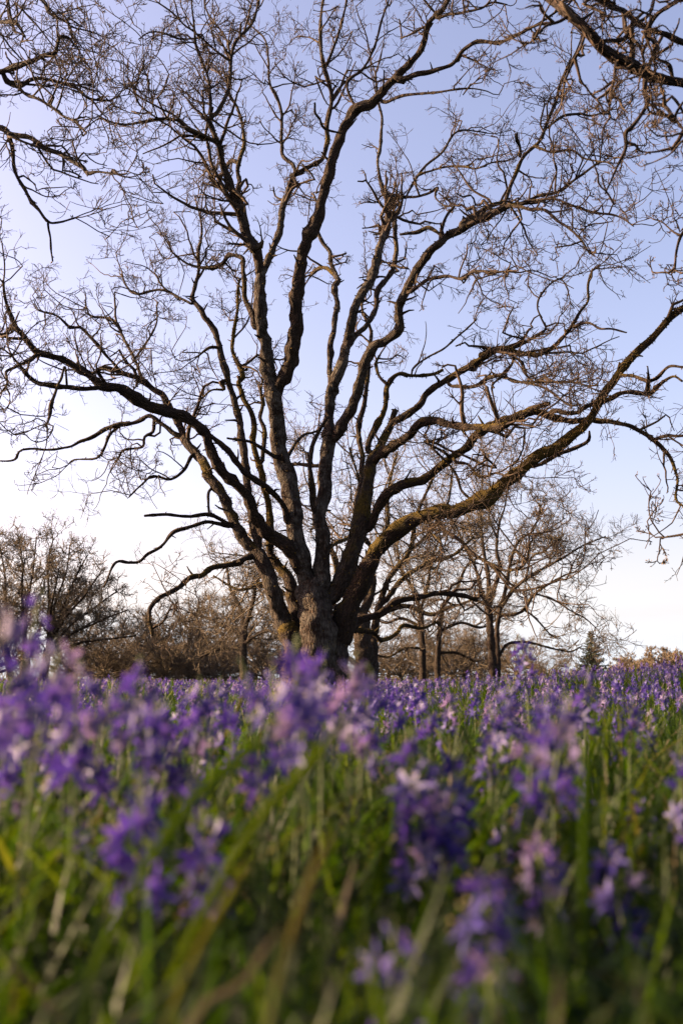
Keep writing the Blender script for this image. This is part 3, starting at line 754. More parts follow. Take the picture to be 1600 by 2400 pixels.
side_oak('oak standing outside the right edge, dark limbs crossing the upper right corner', 7.4, 8.2, 0.45, -0.3, [  # low moss darkens most of this bark, painted in place of shade
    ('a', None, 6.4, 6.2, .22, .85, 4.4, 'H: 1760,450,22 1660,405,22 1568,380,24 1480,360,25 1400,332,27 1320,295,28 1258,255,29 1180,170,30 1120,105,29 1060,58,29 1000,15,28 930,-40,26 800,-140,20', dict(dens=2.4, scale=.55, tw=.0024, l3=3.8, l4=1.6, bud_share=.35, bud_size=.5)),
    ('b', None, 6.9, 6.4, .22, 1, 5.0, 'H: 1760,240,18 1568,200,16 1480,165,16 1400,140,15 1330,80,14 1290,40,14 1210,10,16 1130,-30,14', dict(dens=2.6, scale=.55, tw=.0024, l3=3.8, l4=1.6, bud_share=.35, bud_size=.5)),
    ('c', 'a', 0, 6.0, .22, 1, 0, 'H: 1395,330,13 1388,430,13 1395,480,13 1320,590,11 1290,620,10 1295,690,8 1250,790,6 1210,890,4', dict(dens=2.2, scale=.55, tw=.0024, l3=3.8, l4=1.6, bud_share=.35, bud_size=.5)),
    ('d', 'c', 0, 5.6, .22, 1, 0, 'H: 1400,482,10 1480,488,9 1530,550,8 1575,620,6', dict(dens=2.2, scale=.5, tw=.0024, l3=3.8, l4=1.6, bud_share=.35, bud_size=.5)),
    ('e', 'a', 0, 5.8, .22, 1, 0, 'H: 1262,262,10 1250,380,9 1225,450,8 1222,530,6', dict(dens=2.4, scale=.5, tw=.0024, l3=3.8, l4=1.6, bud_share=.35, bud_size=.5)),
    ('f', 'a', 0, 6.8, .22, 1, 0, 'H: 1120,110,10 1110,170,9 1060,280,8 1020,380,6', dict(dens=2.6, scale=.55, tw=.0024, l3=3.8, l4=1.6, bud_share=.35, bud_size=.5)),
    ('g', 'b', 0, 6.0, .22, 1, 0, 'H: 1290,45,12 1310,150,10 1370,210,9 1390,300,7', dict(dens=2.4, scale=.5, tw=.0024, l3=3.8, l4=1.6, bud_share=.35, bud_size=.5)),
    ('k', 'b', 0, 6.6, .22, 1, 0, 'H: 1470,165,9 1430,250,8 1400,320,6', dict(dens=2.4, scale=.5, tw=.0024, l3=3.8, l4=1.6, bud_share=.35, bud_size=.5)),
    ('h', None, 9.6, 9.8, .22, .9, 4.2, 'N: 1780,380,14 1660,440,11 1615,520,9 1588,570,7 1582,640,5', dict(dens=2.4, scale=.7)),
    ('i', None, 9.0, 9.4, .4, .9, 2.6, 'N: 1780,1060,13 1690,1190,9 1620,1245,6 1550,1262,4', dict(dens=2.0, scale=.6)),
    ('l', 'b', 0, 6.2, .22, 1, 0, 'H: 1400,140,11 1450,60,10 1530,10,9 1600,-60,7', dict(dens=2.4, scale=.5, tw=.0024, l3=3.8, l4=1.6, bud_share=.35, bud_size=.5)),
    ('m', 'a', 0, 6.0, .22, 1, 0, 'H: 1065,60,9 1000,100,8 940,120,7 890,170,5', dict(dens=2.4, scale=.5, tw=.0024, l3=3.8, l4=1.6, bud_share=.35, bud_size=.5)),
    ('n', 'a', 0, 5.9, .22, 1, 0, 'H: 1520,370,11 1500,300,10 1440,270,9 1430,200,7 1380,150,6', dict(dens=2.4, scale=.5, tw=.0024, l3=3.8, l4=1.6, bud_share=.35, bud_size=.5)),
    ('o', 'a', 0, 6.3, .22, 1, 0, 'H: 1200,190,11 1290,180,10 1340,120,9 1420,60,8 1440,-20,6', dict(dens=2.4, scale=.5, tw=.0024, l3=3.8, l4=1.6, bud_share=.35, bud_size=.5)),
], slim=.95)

# ------------------------------------------------------------------ oaks behind
def far_oak(label, px, py, Y, group=None, slim=1.0):
    p = at(px, py, Y)
    b = (float(p[0]), Y, float(zg(p[0], Y)))
    return Oak(label, b, Y, group, slim=slim)
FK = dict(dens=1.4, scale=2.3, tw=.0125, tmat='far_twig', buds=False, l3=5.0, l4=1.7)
def limbs(o, rows, **kw):
    for key, par, dend, moss, spawn, spec in rows:
        k = dict(FK); k.update(kw)
        o.limb(key, par, dend, moss, spawn, spec, 0.35, name='trunk' if key[0] == 't' else 'limb', dstart=0.0, **k)
G_BACK = 'bare oaks standing behind the big oak'
r1 = far_oak('tall bare twin-trunked oak with a wide round crown, right of the big oak', 1155, 1600, 58.0, G_BACK, .56)
limbs(r1, [
    ('t1', None, 0, .2, 0, 'F: 414,1610,40 408,1500,36 396,1400,33 388,1250,31 378,1120,29'),
    ('t2', 't1', 1, .2, 0, 'F: 438,1600,24 434,1500,22 432,1380,20 428,1240,19 445,1110,18'),
    ('a', 't1', 3, .35, .7, 'F: 376,1120,24 372,950,20 350,800,16 336,640,13 330,520,9 340,330,6 345,190,4'),
    ('b', 't1', -3, .35, .8, 'F: 374,1110,17 325,990,15 290,860,13 240,760,10 190,640,7 120,500,5'),
    ('c', 't1', 2, .35, .8, 'F: 390,1080,19 440,890,16 425,760,13 440,620,10 480,480,7 500,300,6 520,200,4'),
    ('d', 't2', -2, .35, .8, 'F: 445,1100,18 485,960,15 505,850,13 560,700,11 650,630,8 700,480,5'),
    ('e', 't2', 2, .4, .8, 'F: 448,1110,17 560,970,15 700,875,13 830,810,10 960,725,7 1090,670,5'),
    ('f', 't2', -3, .5, .8, 'F: 440,1160,15 580,1135,13 650,1030,12 730,970,10 850,905,7 940,880,5'),
    ('g', 't2', 1, .5, .2, 'F: 445,1395,13 492,1332,12 600,1320,11 720,1345,9 800,1368,8 880,1375,7 950,1345,4'),
    ('h', 'f', -2, .4, .6, 'F: 655,1020,9 760,1060,8 870,1120,7 960,1170,5 1040,1240,4'),
    ('i', 't1', -2, .5, .9, 'F: 380,1100,13 280,1060,12 170,1090,10 80,1060,7 0,1100,5'),
    ('j', 'd', 3, .4, .9, 'F: 500,860,9 620,790,8 640,700,7 760,620,6 840,560,4'),
    ('k', 'c', -3, .4, .9, 'F: 430,700,9 380,560,8 390,420,6 370,250,5 380,150,4'),
    ('l', 'e', -3, .4, .9, 'F: 560,970,10 610,920,9 640,800,8 720,760,7 820,680,5'),
    ('m', 'f', 3, .4, .5, 'F: 600,1125,9 680,1190,8 740,1260,6 800,1300,4'),
], dens=1.75, tw=.012)
r2 = far_oak('leaning bare oak with moss directly behind the big oak trunk', 858, 1610, 44.0, G_BACK)
limbs(r2, [
    ('t1', None, 0, .3, 0, 'N: 856,1640,48 855,1580,44 850,1500,40 848,1440,36'),
    ('t2', 't1', 1, .3, 0, 'N: 872,1640,26 874,1560,24 876,1480,20 888,1420,17'),
    ('a', 't1', 2, .6, .8, 'N: 848,1440,22 870,1380,18 872,1300,14 905,1240,11 910,1150,8 930,1060,5'),
    ('b', 't1', -2, .6, .8, 'N: 846,1440,22 800,1380,16 780,1300,14 740,1230,11 735,1140,8 720,1060,5'),
    ('c', 't2', -2, .6, .8, 'N: 888,1420,15 915,1350,13 960,1290,11 980,1200,8 1020,1110,5'),
    ('d', 't2', 2, .6, .8, 'N: 890,1420,14 940,1360,12 1000,1320,10 1060,1300,8 1110,1260,5'),
    ('e', 't1', 2, .7, .8, 'N: 846,1450,16 780,1420,14 700,1410,11 620,1370,9 560,1380,6 500,1350,4'),
    ('f', 'e', -2, .6, .9, 'N: 700,1405,10 660,1340,9 610,1290,7 580,1220,5'),
    ('g', 't2', -1, .6, .8, 'N: 885,1440,13 950,1420,11 1010,1440,9 1060,1420,6'),
    ('h', 'a', -3, .5, .9, 'N: 872,1290,10 830,1220,9 840,1130,7 820,1050,5'),
    ('i', 'c', 2, .5, .9, 'N: 960,1290,9 1010,1240,8 1050,1180,6 1060,1100,4'),
    ('j', 't1', -2, .5, .8, 'N: 840,1560,12 805,1530,10 760,1540,8 700,1500,5'),
], scale=2.2, tw=.0100, dens=1.4)
r3 = far_oak('smaller bare oak with two slim trunks behind the low right limbs', 995, 1605, 66.0, G_BACK, .75)
limbs(r3, [
    ('t1', None, 0, .3, 0, 'N: 990,1630,22 990,1560,20 988,1490,18 985,1430,16'),
    ('t2', 't1', 1, .3, 0, 'N: 1026,1630,20 1024,1570,18 1028,1490,16 1036,1420,14'),
    ('a', 't1', 3, .5, .9, 'N: 985,1430,13 965,1380,11 940,1340,9 930,1280,6'),
    ('b', 't1', -3, .5, .9, 'N: 986,1430,12 1000,1370,10 1010,1310,8 1030,1260,5'),
    ('c', 't2', -2, .5, .9, 'N: 1036,1420,12 1070,1380,10 1090,1330,8 1130,1300,5'),
    ('d', 't1', 2, .5, .9, 'N: 986,1470,10 940,1450,9 900,1460,7 860,1430,5'),
    ('e', 't2', 2, .5, .9, 'N: 1030,1480,10 1080,1460,9 1130,1470,7 1180,1440,5'),
    ('f', 't1', -2, .5, .9, 'N: 988,1520,9 950,1520,8 910,1540,6 870,1530,4'),
    ('g', 't2', 1, .5, .9, 'N: 1026,1530,9 1070,1530,8 1110,1550,6'),
])
r4 = far_oak('slender bare oak just left of the big oak trunk, in front of the thicket', 572, 1610, 62.0, G_BACK, .85)
limbs(r4, [
    ('t1', None, 0, .2, 0, 'N: 572,1640,26 572,1580,22 570,1520,19 574,1470,17'),
    ('a', 't1', 3, .4, .9, 'N: 574,1470,14 560,1420,11 540,1380,9 530,1320,6'),
    ('b', 't1', -3, .4, .9, 'N: 574,1470,13 590,1420,11 600,1370,9 625,1320,6'),
    ('c', 't1', 2, .4, .9, 'N: 572,1490,10 530,1470,9 490,1450,7 450,1440,5'),
    ('d', 't1', -2, .4, .9, 'N: 572,1510,10 620,1480,8 650,1490,6'),
    ('e', 't1', 1, .4, .9, 'N: 570,1520,9 520,1520,8 470,1540,6'),
])
l1 = far_oak('broad many-stemmed bare oak with a fan of branches at the left edge', 85, 1600, 78.0)
lr = random.Random(4)
rows = [('t1', None, 0, .2, 0, 'N: 60,1640,26 60,1580,22 62,1530,20'), ('t2', 't1', 1, .2, 0, 'N: 100,1640,24 104,1580,20 112,1520,17'),
        ('t3', 't1', -1, .2, 0, 'N: 30,1640,20 24,1580,17 14,1520,15')]
for i, (ex, ey) in enumerate([(-90, 1420), (-70, 1350), (-30, 1300), (0, 1275), (45, 1262), (85, 1258), (125, 1262), (165, 1275), (205, 1300), (240, 1335), (275, 1385), (300, 1430), (320, 1490), (60, 1310), (140, 1330), (-20, 1380), (200, 1380), (230, 1450)]):
    par = 't3' if ex < 20 else ('t1' if ex < 110 else 't2')
    sx, sy = {'t1': (62, 1530), 't2': (112, 1520), 't3': (14, 1520)}[par]
    m1 = (sx + (ex - sx) * .34 + lr.uniform(-8, 8), sy + (ey - sy) * .38); m2 = (sx + (ex - sx) * .68 + lr.uniform(-10, 10), sy + (ey - sy) * .72)
    rows.append(('abcdefghijklmnopqrs'[i], par, lr.uniform(-5, 5), .3, .8, f'N: {sx},{sy + lr.uniform(-5, 30):.0f},{lr.uniform(6, 9):.0f} {m1[0]:.0f},{m1[1]:.0f},6 {m2[0]:.0f},{m2[1]:.0f},4 {ex},{ey},3'))
limbs(l1, rows, scale=2.0, tw=.0165, dens=2.0, l3=4.4, l4=1.5)

# trees farther away: a few grown forms, copied
def grown_tree(name, seed, H, cr, trunk_r, nl, fork, mat, tw, dens=1.0):
    global rng
    keep = rng; rng = np.random.default_rng(seed)
    n = 10
    tp = np.zeros((1, n, 3)); tp[0, :, 2] = np.linspace(-0.2, fork * H, n)
    tp[0, :, :2] = np.cumsum(rng.normal(0, 0.012 * H, (n, 2)), 0) * 0.5
    tr = (trunk_r * np.linspace(1.2, 0.75, n))[None]
    v, q = tubes(tp, tr, 10)
    trunk = make_mesh(name + '_trunk', v, q, None, ['bark'], None, {'barkco': v, 'moss': np.full(len(v), .3), 'lichen': np.full(len(v), .5)})
    az = np.arange(nl) * 2.4 + rng.uniform(0, .6, nl); el = np.arcsin(np.clip(np.linspace(-0.12, 0.98, nl) + rng.normal(0, .05, nl), -.2, 1))
    D = np.stack([np.cos(az) * np.cos(el), np.sin(az) * np.cos(el), np.sin(el)], -1)
    hz = rng.uniform(0.45, 1.0, nl)
    S = np.stack([np.interp(hz, np.linspace(0, 1, n), tp[0, :, k]) for k in range(3)], -1)
    L = np.hypot(cr * np.cos(el), (H * (1 - fork * hz)) * np.sin(el)) * rng.uniform(.8, .98, nl)
    sp = Soup()
    P0, R0 = grow(S, D, L, np.full(nl, trunk_r * .5), np.full(nl, tw * 2), 10, 0.09, 0.05, 0.15)
    lv, lq = tubes(P0, R0, 7)
    sp.add(lv, lq)
    P1, R1 = grow(*sprout(P0, R0, 9 * dens, .15, 1, (R(25), R(65)), (.28, .5), .6, rmin=tw * 1.6), r1=np.array([tw * 1.3]), n=7, gnarl=.22, trop=.06, kink=.3)
    sp.add(*tubes(P1, R1, 4))
    P2, R2 = grow(*sprout(P1, R1, 7 * dens, .1, 1, (R(25), R(65)), (.4, .75), .7, rmin=tw * 1.2), r1=np.array([tw]), n=4, gnarl=.24, trop=.06)
    sp.add(*tubes(P2, R2, 3))
    P3, R3 = grow(*sprout(P2, R2, 5 * dens, .1, 1, (R(25), R(65)), (.5, .9), .8, rmin=tw), r1=np.array([tw * .5]), n=2, gnarl=.24, trop=.08)
    sp.add(*tubes(P3, R3, 3))
    crown = sp.mesh(name + '_crown', [mat])
    rng = keep
    return trunk, crown
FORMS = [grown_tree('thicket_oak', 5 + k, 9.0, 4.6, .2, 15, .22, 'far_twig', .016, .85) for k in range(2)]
HFORMS = [grown_tree('horizon_tree', 25 + k, 9.0, 5.0, .25, 14, .2, 'sunlit_twig', .05, .9) for k in range(2)]
def place_tree(name, form, px, Y, H, wx, label, group, rz):
    p = at(px, 1590, Y)
    e = link(name, None, label=label, cat='tree', group=group, loc=(float(p[0]), Y, float(zg(p[0], Y)) - 0.1))
    e.scale = (wx * 1.1, wx * 1.1, H / 7.6); e.rotation_euler = (0, 0, rz)
    link('trunk', form[0], e); link('crown', form[1], e)
G_T = 'distant bare oaks of the thicket left of the big oak'
for i, (px, Y, top, wx, lab) in enumerate([
    (215, 96, 1478, .95, 'low bare oak between the fan-shaped oak and the thicket'),
    (290, 110, 1450, 1.0, 'thicket oak below the tip of the low drooping branch, left side'),
    (350, 100, 1440, 1.0, 'thicket oak directly below the tip of the low drooping branch'),
    (410, 112, 1425, 1.1, 'thicket oak between the drooping branch tip and the tallest thicket oak'),
    (468, 100, 1400, 1.2, 'tallest oak of the brown thicket, left of the slender oak'),
    (530, 118, 1415, 1.1, 'thicket oak right behind the slender oak'),
    (600, 105, 1430, 1.0, 'thicket oak half hidden by the mossy left stem of the big oak'),
    (655, 120, 1470, 1.0, 'thicket oak glimpsed behind the foot of the big oak'),
    (250, 84, 1500, .8, 'low scrubby oak in front of the thicket, right of the fan-shaped oak'),
    (320, 86, 1510, .8, 'low scrubby oak at the front of the thicket, below the branch tip'),
    (385, 82, 1495, .8, 'scrubby front oak left of the tallest thicket oak'),
    (440, 84, 1505, .8, 'scrubby front oak at the foot of the tallest thicket oak'),
    (505, 80, 1510, .8, 'scrubby front oak between the tallest thicket oak and the slender oak'),
    (620, 84, 1500, .8, 'scrubby front oak between the slender oak and the big oak'),
    (160, 125, 1440, 1.0, 'bare oak seen through the stems of the fan-shaped oak'),
    (-10, 110, 1400, 1.2, 'bare oak behind the fan-shaped oak, cut by the left edge'),
    (910, 105, 1470, 1.0, 'bare oak seen between the leaning oak and the two slim trunks'),
    (1085, 110, 1455, 1.1, 'bare oak filling the gap left of the twin-trunked oak'),
    (1000, 120, 1440, 1.1, 'bare oak far behind the two slim trunks'),
    (945, 84, 1510, .8, 'low scrubby oak under the low right limbs of the big oak'),
    (1060, 86, 1500, .8, 'low scrubby oak between the two slim trunks and the twin trunks'),
    (1120, 120, 1470, .9, 'bare oak right behind the twin trunks'),
    (1215, 100, 1500, .8, 'low bare oak just right of the twin trunks'),
    (1290, 95, 1530, .6, 'small bushy tan tree between the twin-trunked oak and the conifer'),
    (760, 125, 1560, .6, 'small tan bush behind the foot of the big oak trunk')]):
    place_tree('distant_oak', FORMS[i % 2], px, Y, (1590 - top) / FPX * Y * 1.03 + .6, wx, lab, G_T if px < 700 else 'distant bare oaks on the right', i * 1.7)
G_H = 'tan trees along the horizon on the right'
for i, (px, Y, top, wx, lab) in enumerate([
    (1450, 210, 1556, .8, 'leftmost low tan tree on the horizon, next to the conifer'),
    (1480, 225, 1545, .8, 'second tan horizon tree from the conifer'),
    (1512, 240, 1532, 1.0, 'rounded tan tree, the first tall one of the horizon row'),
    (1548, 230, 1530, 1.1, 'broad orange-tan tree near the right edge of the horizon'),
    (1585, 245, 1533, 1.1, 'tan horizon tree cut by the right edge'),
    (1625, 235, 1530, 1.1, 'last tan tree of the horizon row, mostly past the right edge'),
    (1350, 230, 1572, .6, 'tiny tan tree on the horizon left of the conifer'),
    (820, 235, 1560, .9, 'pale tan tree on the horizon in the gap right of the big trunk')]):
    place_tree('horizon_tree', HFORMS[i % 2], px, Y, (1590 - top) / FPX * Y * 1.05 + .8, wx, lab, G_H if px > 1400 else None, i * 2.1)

def scrub():
    n = 2800
    px = rng.uniform(-150, 1800, n); Y = rng.uniform(128, 175, n)
    x = (px - 800) / FPX * Y
    lump = .75 + .35 * np.sin(x * .55) * np.sin(x * .17 + 1) + .2 * np.sin(x * 1.7)
    H = rng.uniform(.5, 3.0, n) * lump * np.where(px > 1240, .5, 1.0)
    S = np.stack([x, Y, zg(x, Y) - .1], -1)
    P, Rd = grow(S, np.stack([rng.normal(0, .35, n), rng.normal(0, .35, n), np.ones(n)], -1), H, np.full(n, .05), np.full(n, .025), 3, .22, 0, .4)
    sp = Soup(); sp.add(*tubes(P, Rd, 3))
    P2, R2 = grow(*sprout(P, Rd, 1.6, .2, 1, (R(25), R(70)), (.3, .6), .8), r1=np.array([.015]), n=2, gnarl=.2)
    sp.add(*tubes(P2, R2, 3))
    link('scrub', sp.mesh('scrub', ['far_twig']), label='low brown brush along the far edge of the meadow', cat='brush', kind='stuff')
scrub()

def conifer(px, Y, top, label):
    p = at(px, 1590, Y); H = (1590 - top) / FPX * Y + 1.0
    e = link('conifer', None, label=label, cat='tree', loc=(float(p[0]), Y, float(zg(p[0], Y)) - .1))
    tp = np.zeros((1, 12, 3)); tp[0, :, 2] = np.linspace(-.2, H, 12)
    v, q = tubes(tp, np.linspace(.16, .01, 12)[None], 8)
    link('trunk', make_mesh('fir_trunk', v, q, None, ['bark'], None, {'barkco': v, 'moss': np.full(len(v), .2), 'lichen': np.full(len(v), .2)}), e)
    S, D, L = [], [], []
    for h in np.arange(.3, H * .99, H / 34):
        n = int(rng.integers(6, 10)); a = rng.uniform(0, 6.28) + np.arange(n) * 6.28 / n + rng.normal(0, .2, n)
        f = 1 - h / H
        S.append(np.stack([a * 0, a * 0, a * 0 + h], -1)); D.append(np.stack([np.cos(a), np.sin(a), rng.normal(-.1 + .5 * (1 - f), .12, n)], -1))
        L.append(H * .36 * (f ** .85) * rng.uniform(.6, 1.15, n) + .08)
    S, D, L = map(np.concatenate, (S, D, L))
    L = L * 1.15
    P, Rd = grow(S, D, L, np.full(len(S), .03), np.full(len(S), .008), 6, .08, .02)
    sp = Soup(); sp.add(*tubes(P, Rd, 4))
    link('branches', sp.mesh('fir_branches', ['twig']), e)
    s2 = sprout(P, Rd, 26 * np.clip(L / 1.2, .3, 1.4), .1, 1.0, (R(20), R(75)), (.1, .3), .8)
    n = len(s2[0])
    v, t = bud_mesh(s2[0], nrm(s2[1] + np.array([0, 0, -.15])), np.clip(s2[2], .1, .42), rng.uniform(.02, .045, n))
    link('foliage', make_mesh('fir_foliage', v, None, t, ['needle'], smooth=False), e, kind='stuff')
conifer(1387, 100.0, 1494, 'small dark green conifer on the horizon right of the bare trees')

# ------------------------------------------------------------------ grass
def blades(n, S, H, W, az, lean, curl, rnd, seg):
    """strap-shaped blades: verts, quads, rnd"""
    t = np.linspace(0, 1, seg + 1)[None]
    out = np.stack([np.cos(az), np.sin(az)], -1)
    horiz = H[:, None] * (lean[:, None] * t + curl[:, None] * t ** 2.4)
    z = H[:, None] * (t - 0.32 * np.abs(curl[:, None]) * t ** 3)
    C0 = np.concatenate([S[:, None, :2] + out[:, None] * horiz[..., None], (S[:, 2:3] + z)[..., None]], -1)
    tw = az[:, None] + math.pi / 2 + rng.uniform(-.9, .9, (n, 1)) * (0.4 + t)
    side = np.stack([np.cos(tw), np.sin(tw), 0 * tw], -1)
    prof = np.minimum(1, 0.55 + 1.4 * t) * np.clip((1 - t) * 2.6, 0.04, 1) ** .8
    w = W[:, None] * prof / 2
    X = np.stack([C0 - side * w[..., None], C0 + side * w[..., None]], 2)
    v = X.reshape(-1, 3)
    b = (np.arange(n) * (seg + 1) * 2)[:, None]; k = (np.arange(seg) * 2)[None]
    q = np.stack([b + k, b + k + 1, b + k + 3, b + k + 2], -1).reshape(-1, 4)
    return v, q, np.repeat(rnd, (seg + 1) * 2)
def wedge(n, y0, y1, margin=1.15, pad=0.25):
    y = np.sqrt(rng.uniform(y0 ** 2, y1 ** 2, n))
    x = rng.uniform(-1, 1, n) * (y * 800 / FPX * margin + pad)
    return x, y
def grass_field():
    sp, rn = Soup(), []
    for n, y0, y1, h0, h1, w0, w1, seg in [(3800, .5, 1.3, .16, .365, .006, .014, 6), (9500, 1.3, 3.2, .18, .42, .005, .013, 5), (11000, 3.2, 8, .18, .44, .005, .011, 4),
                                           (13000, 8, 20, .20, .45, .008, .018, 3), (11000, 20, 60, .24, .52, .02, .05, 2)]:
        x, y = wedge(n, y0, y1)
        clump = np.sin(x * 3.1 + 2 * np.sin(y * 2.3)) * np.sin(y * 2.7 + 1.1)
        H = rng.uniform(h0, h1, n) * (1 + .14 * clump)
        rnd = np.clip(rng.normal(.42, .2, n) + .1 * clump, 0, 1)
        dry = rng.random(n) < .025
        rnd[dry] = rng.uniform(.85, 1, dry.sum())
        S = np.stack([x, y, zg(x, y) - .01], -1)
        v, q, r_ = blades(n, S, H, rng.uniform(w0, w1, n), rng.uniform(0, 6.28, n), rng.uniform(0, .85 if y0 < 3 else .5, n), rng.uniform(-.05, .6, n), rnd, seg)
        sp.add(v, q); rn.append(r_)
    link('grass', sp.mesh('grass', ['grass'], {'rnd': np.concatenate(rn)}), label='green meadow grass with dry straw-coloured blades between the flowers', cat='grass', kind='stuff')
grass_field()

# a few broad blades that stand out close to the lens
def big_blade(label, pts, d, w, rnd):
    K = np.array([[p[0], p[1], 0, 0] for p in pts], float)
    D = catmull(K, 12)
    P = at(D[:, 0], D[:, 1], np.full(len(D), d))
    g = P[0].copy(); g[2] = float(zg(g[0], d)) - .01
    dx = P[0] - P[min(6, len(P) - 1)]
    k_ = min(.16, P[0][2] / max(.05, -dx[2] if dx[2] < 0 else .05) * np.hypot(dx[0], 0)) * (1 if dx[0] > 0 else -1)
    g[0] += k_
    n0 = 8; t = np.linspace(0, 1, n0)[:, None]
    root = g * (1 - t) ** 2 + (P[0] + (g - P[0]) * np.array([.75, .5, .35])) * 2 * t * (1 - t) + P[0] * t ** 2
    P = np.vstack([root[:-1], P]); n = len(P)
    T = nrm(np.gradient(P, axis=0)); s = np.cross(T, [0, 1, 0.0]); s = nrm(s)
    t = np.linspace(0, 1, n)
    ww = w / 2 * np.minimum(1, .6 + t * 1.2) * np.clip((1 - t) * 3, .05, 1)
    mid = P + np.array([0, w * .18, 0]) * np.clip((1 - t) * 3, 0, 1)[:, None]
    X = np.stack([P - s * ww[:, None], mid, P + s * ww[:, None]], 1)
    b = (np.arange(n - 1) * 3)[:, None]; k = np.arange(2)[None]
    q = np.stack([b + k, b + k + 1, b + k + 4, b + k + 3], -1).reshape(-1, 4)
    base = P[0].copy()
    link('grass_blade', make_mesh('grass_blade', (X - base).reshape(-1, 3), q, None, ['grass'], None, {'rnd': np.full(n * 3, rnd)}), label=label, cat='grass blade', group='broad blades close to the lens', loc=base)
big_blade('broad olive green blade slanting up to the right, left of centre', [(445, 1880), (520, 1815), (600, 1745), (680, 1675)], .78, .010, .55)
big_blade('long pale blade slanting up to the right below the big trunk', [(640, 1880), (720, 1800), (790, 1715), (830, 1650)], .85, .009, .70)
big_blade('upright green blade rising into the flowers on the right', [(1370, 2080), (1374, 1900), (1378, 1760), (1370, 1655)], .9, .011, .5)
big_blade('dry straw-coloured blade lying low at the bottom, left of centre', [(490, 2345), (570, 2305), (620, 2230), (668, 2160)], .75, .006, .97)
big_blade('tall straw-tipped green blade slanting right, lower centre', [(480, 2200), (540, 2100), (590, 2010), (625, 1945)], .8, .008, .84)
big_blade('thin pale blade leaning right in the lower middle', [(690, 2180), (725, 2080), (760, 1990), (785, 1920)], .74, .008, .88)
big_blade('dark green blade standing up against the thicket', [(520, 1760), (522, 1680), (518, 1610), (516, 1575)], 2.6, .014, .2)
big_blade('curved tan blade leaning right against the thicket', [(545, 1700), (565, 1640), (590, 1605), (606, 1585)], 2.4, .010, .84)

# ------------------------------------------------------------------ camas flowers
def tepals(n, tilt, length, width, seg, recurve, tw=0.0, jit=0.08):
    vs, qs = [], []
    for k in range(n):
        a = k * 2 * math.pi / n + rng.normal(0, jit)
        rad = np.array([math.cos(a), math.sin(a), 0]); tan = np.array([-math.sin(a), math.cos(a), 0])
        tl = tilt + rng.normal(0, .12); p = rad * .0012; L = length * rng.uniform(.88, 1.08)
        st = []
        for i in range(seg + 1):
            t = i / seg
            w = width * (math.sin(math.pi * (0.12 + .88 * t) ** .85) * .95 + .05) / 2 if i < seg else width * .06
            an = tl - recurve * t * t
            d = rad * math.cos(an) + np.array([0, 0, math.sin(an)])
            nor = -rad * math.sin(an) + np.array([0, 0, math.cos(an)])
            s = tan * math.cos(tw * t) + nor * math.sin(tw * t)
            st += [p - s * w + nor * w * .3, p.copy(), p + s * w + nor * w * .3]
            p = p + d * L / seg
        b = len(vs); vs += st
        for i in range(seg):
            for j in range(2):
                qs.append([b + 3 * i + j, b + 3 * i + j + 1, b + 3 * i + 4 + j, b + 3 * i + 3 + j])
    return np.array(vs), np.array(qs)
def diamonds(n, tilt, length, width):
    vs, qs = [], []
    for k in range(n):
        a = k * 2 * math.pi / n + rng.normal(0, .08); tl = tilt + rng.normal(0, .15)
        rad = np.array([math.cos(a), math.sin(a), 0]); tan = np.array([-math.sin(a), math.cos(a), 0])
        d = rad * math.cos(tl) + np.array([0, 0, math.sin(tl)])
        qs.append(np.arange(4) + len(vs)); vs += [rad * .001, d * length * .55 + tan * width / 2, d * length, d * length * .55 - tan * width / 2]
    return np.array(vs), np.array(qs)
def spindle(a, b, r, sides=5, n=4):
    a, b = np.array(a, float), np.array(b, float)
    t = np.linspace(0, 1, n + 1)
    P = (a[None] * (1 - t[:, None]) + b[None] * t[:, None])[None]
    return tubes(P, (r * np.maximum(.12, np.sin(math.pi * np.clip(t, .02, .97)) ** .8))[None], sides)
def compound(name, pieces, mats):
    """pieces: (verts, quads, material index)"""
    V, Q, I, n = [], [], [], 0
    for v, q, m in pieces:
        V.append(v); Q.append(q + n); I.append(np.full(len(q), m)); n += len(v)
    return make_mesh(name, np.concatenate(V), np.concatenate(Q), None, mats, np.concatenate(I))
def flower_mesh(name, tilt, length, width, pet, recurve, tw=0.0):
    pc = []
    v, q = tepals(6, tilt, length, width, 5, recurve, tw)
    v[:, 2] += .014
    pc.append((v, q, 0))
    pc.append((*tubes(np.array([[[0, 0, 0], [0, 0, .007], [0, 0, .0145]]]), np.array([[.0011, .0010, .0013]]), 5), 1))
    pc.append((*spindle((0, 0, .013), (0, 0, .021), .0024), 1))
    for k in range(6):
        a = k * math.pi / 3 + .5; d = np.array([math.cos(a) * math.cos(tilt + .5), math.sin(a) * math.cos(tilt + .5), math.sin(tilt + .5)])
        p0 = np.array([0, 0, .015]); p1 = p0 + d * length * .5
        pc.append((*tubes(np.array([[p0, (p0 + p1) / 2, p1]]), np.array([[.0004, .0004, .0003]]), 3), 0))
        pc.append((*spindle(p1 - d * .001, p1 + d * .004, .0012, 4, 3), 2))
    return compound(name, pc, [pet, 'stem', 'anther'])
FL = [flower_mesh('flower', .35, .026, .0080, 'petal', .25), flower_mesh('flower', .15, .027, .0075, 'petal', .35), flower_mesh('flower', .55, .025, .0082, 'petal', .2),
      flower_mesh('flower', .40, .026, .0082, 'pale', .3), flower_mesh('flower', 1.05, .024, .0075, 'petal', -.1), flower_mesh('flower', .8, .025, .0080, 'pale', .1)]
def bud_part(L, r, m):
    return compound('bud', [(*tubes(np.array([[[0, 0, 0], [0, 0, .006]]]), np.array([[.0009, .0009]]), 4), 1), (*spindle((0, 0, .005), (0, 0, .005 + L), r, 6, 5), 0)], [m, 'stem'])
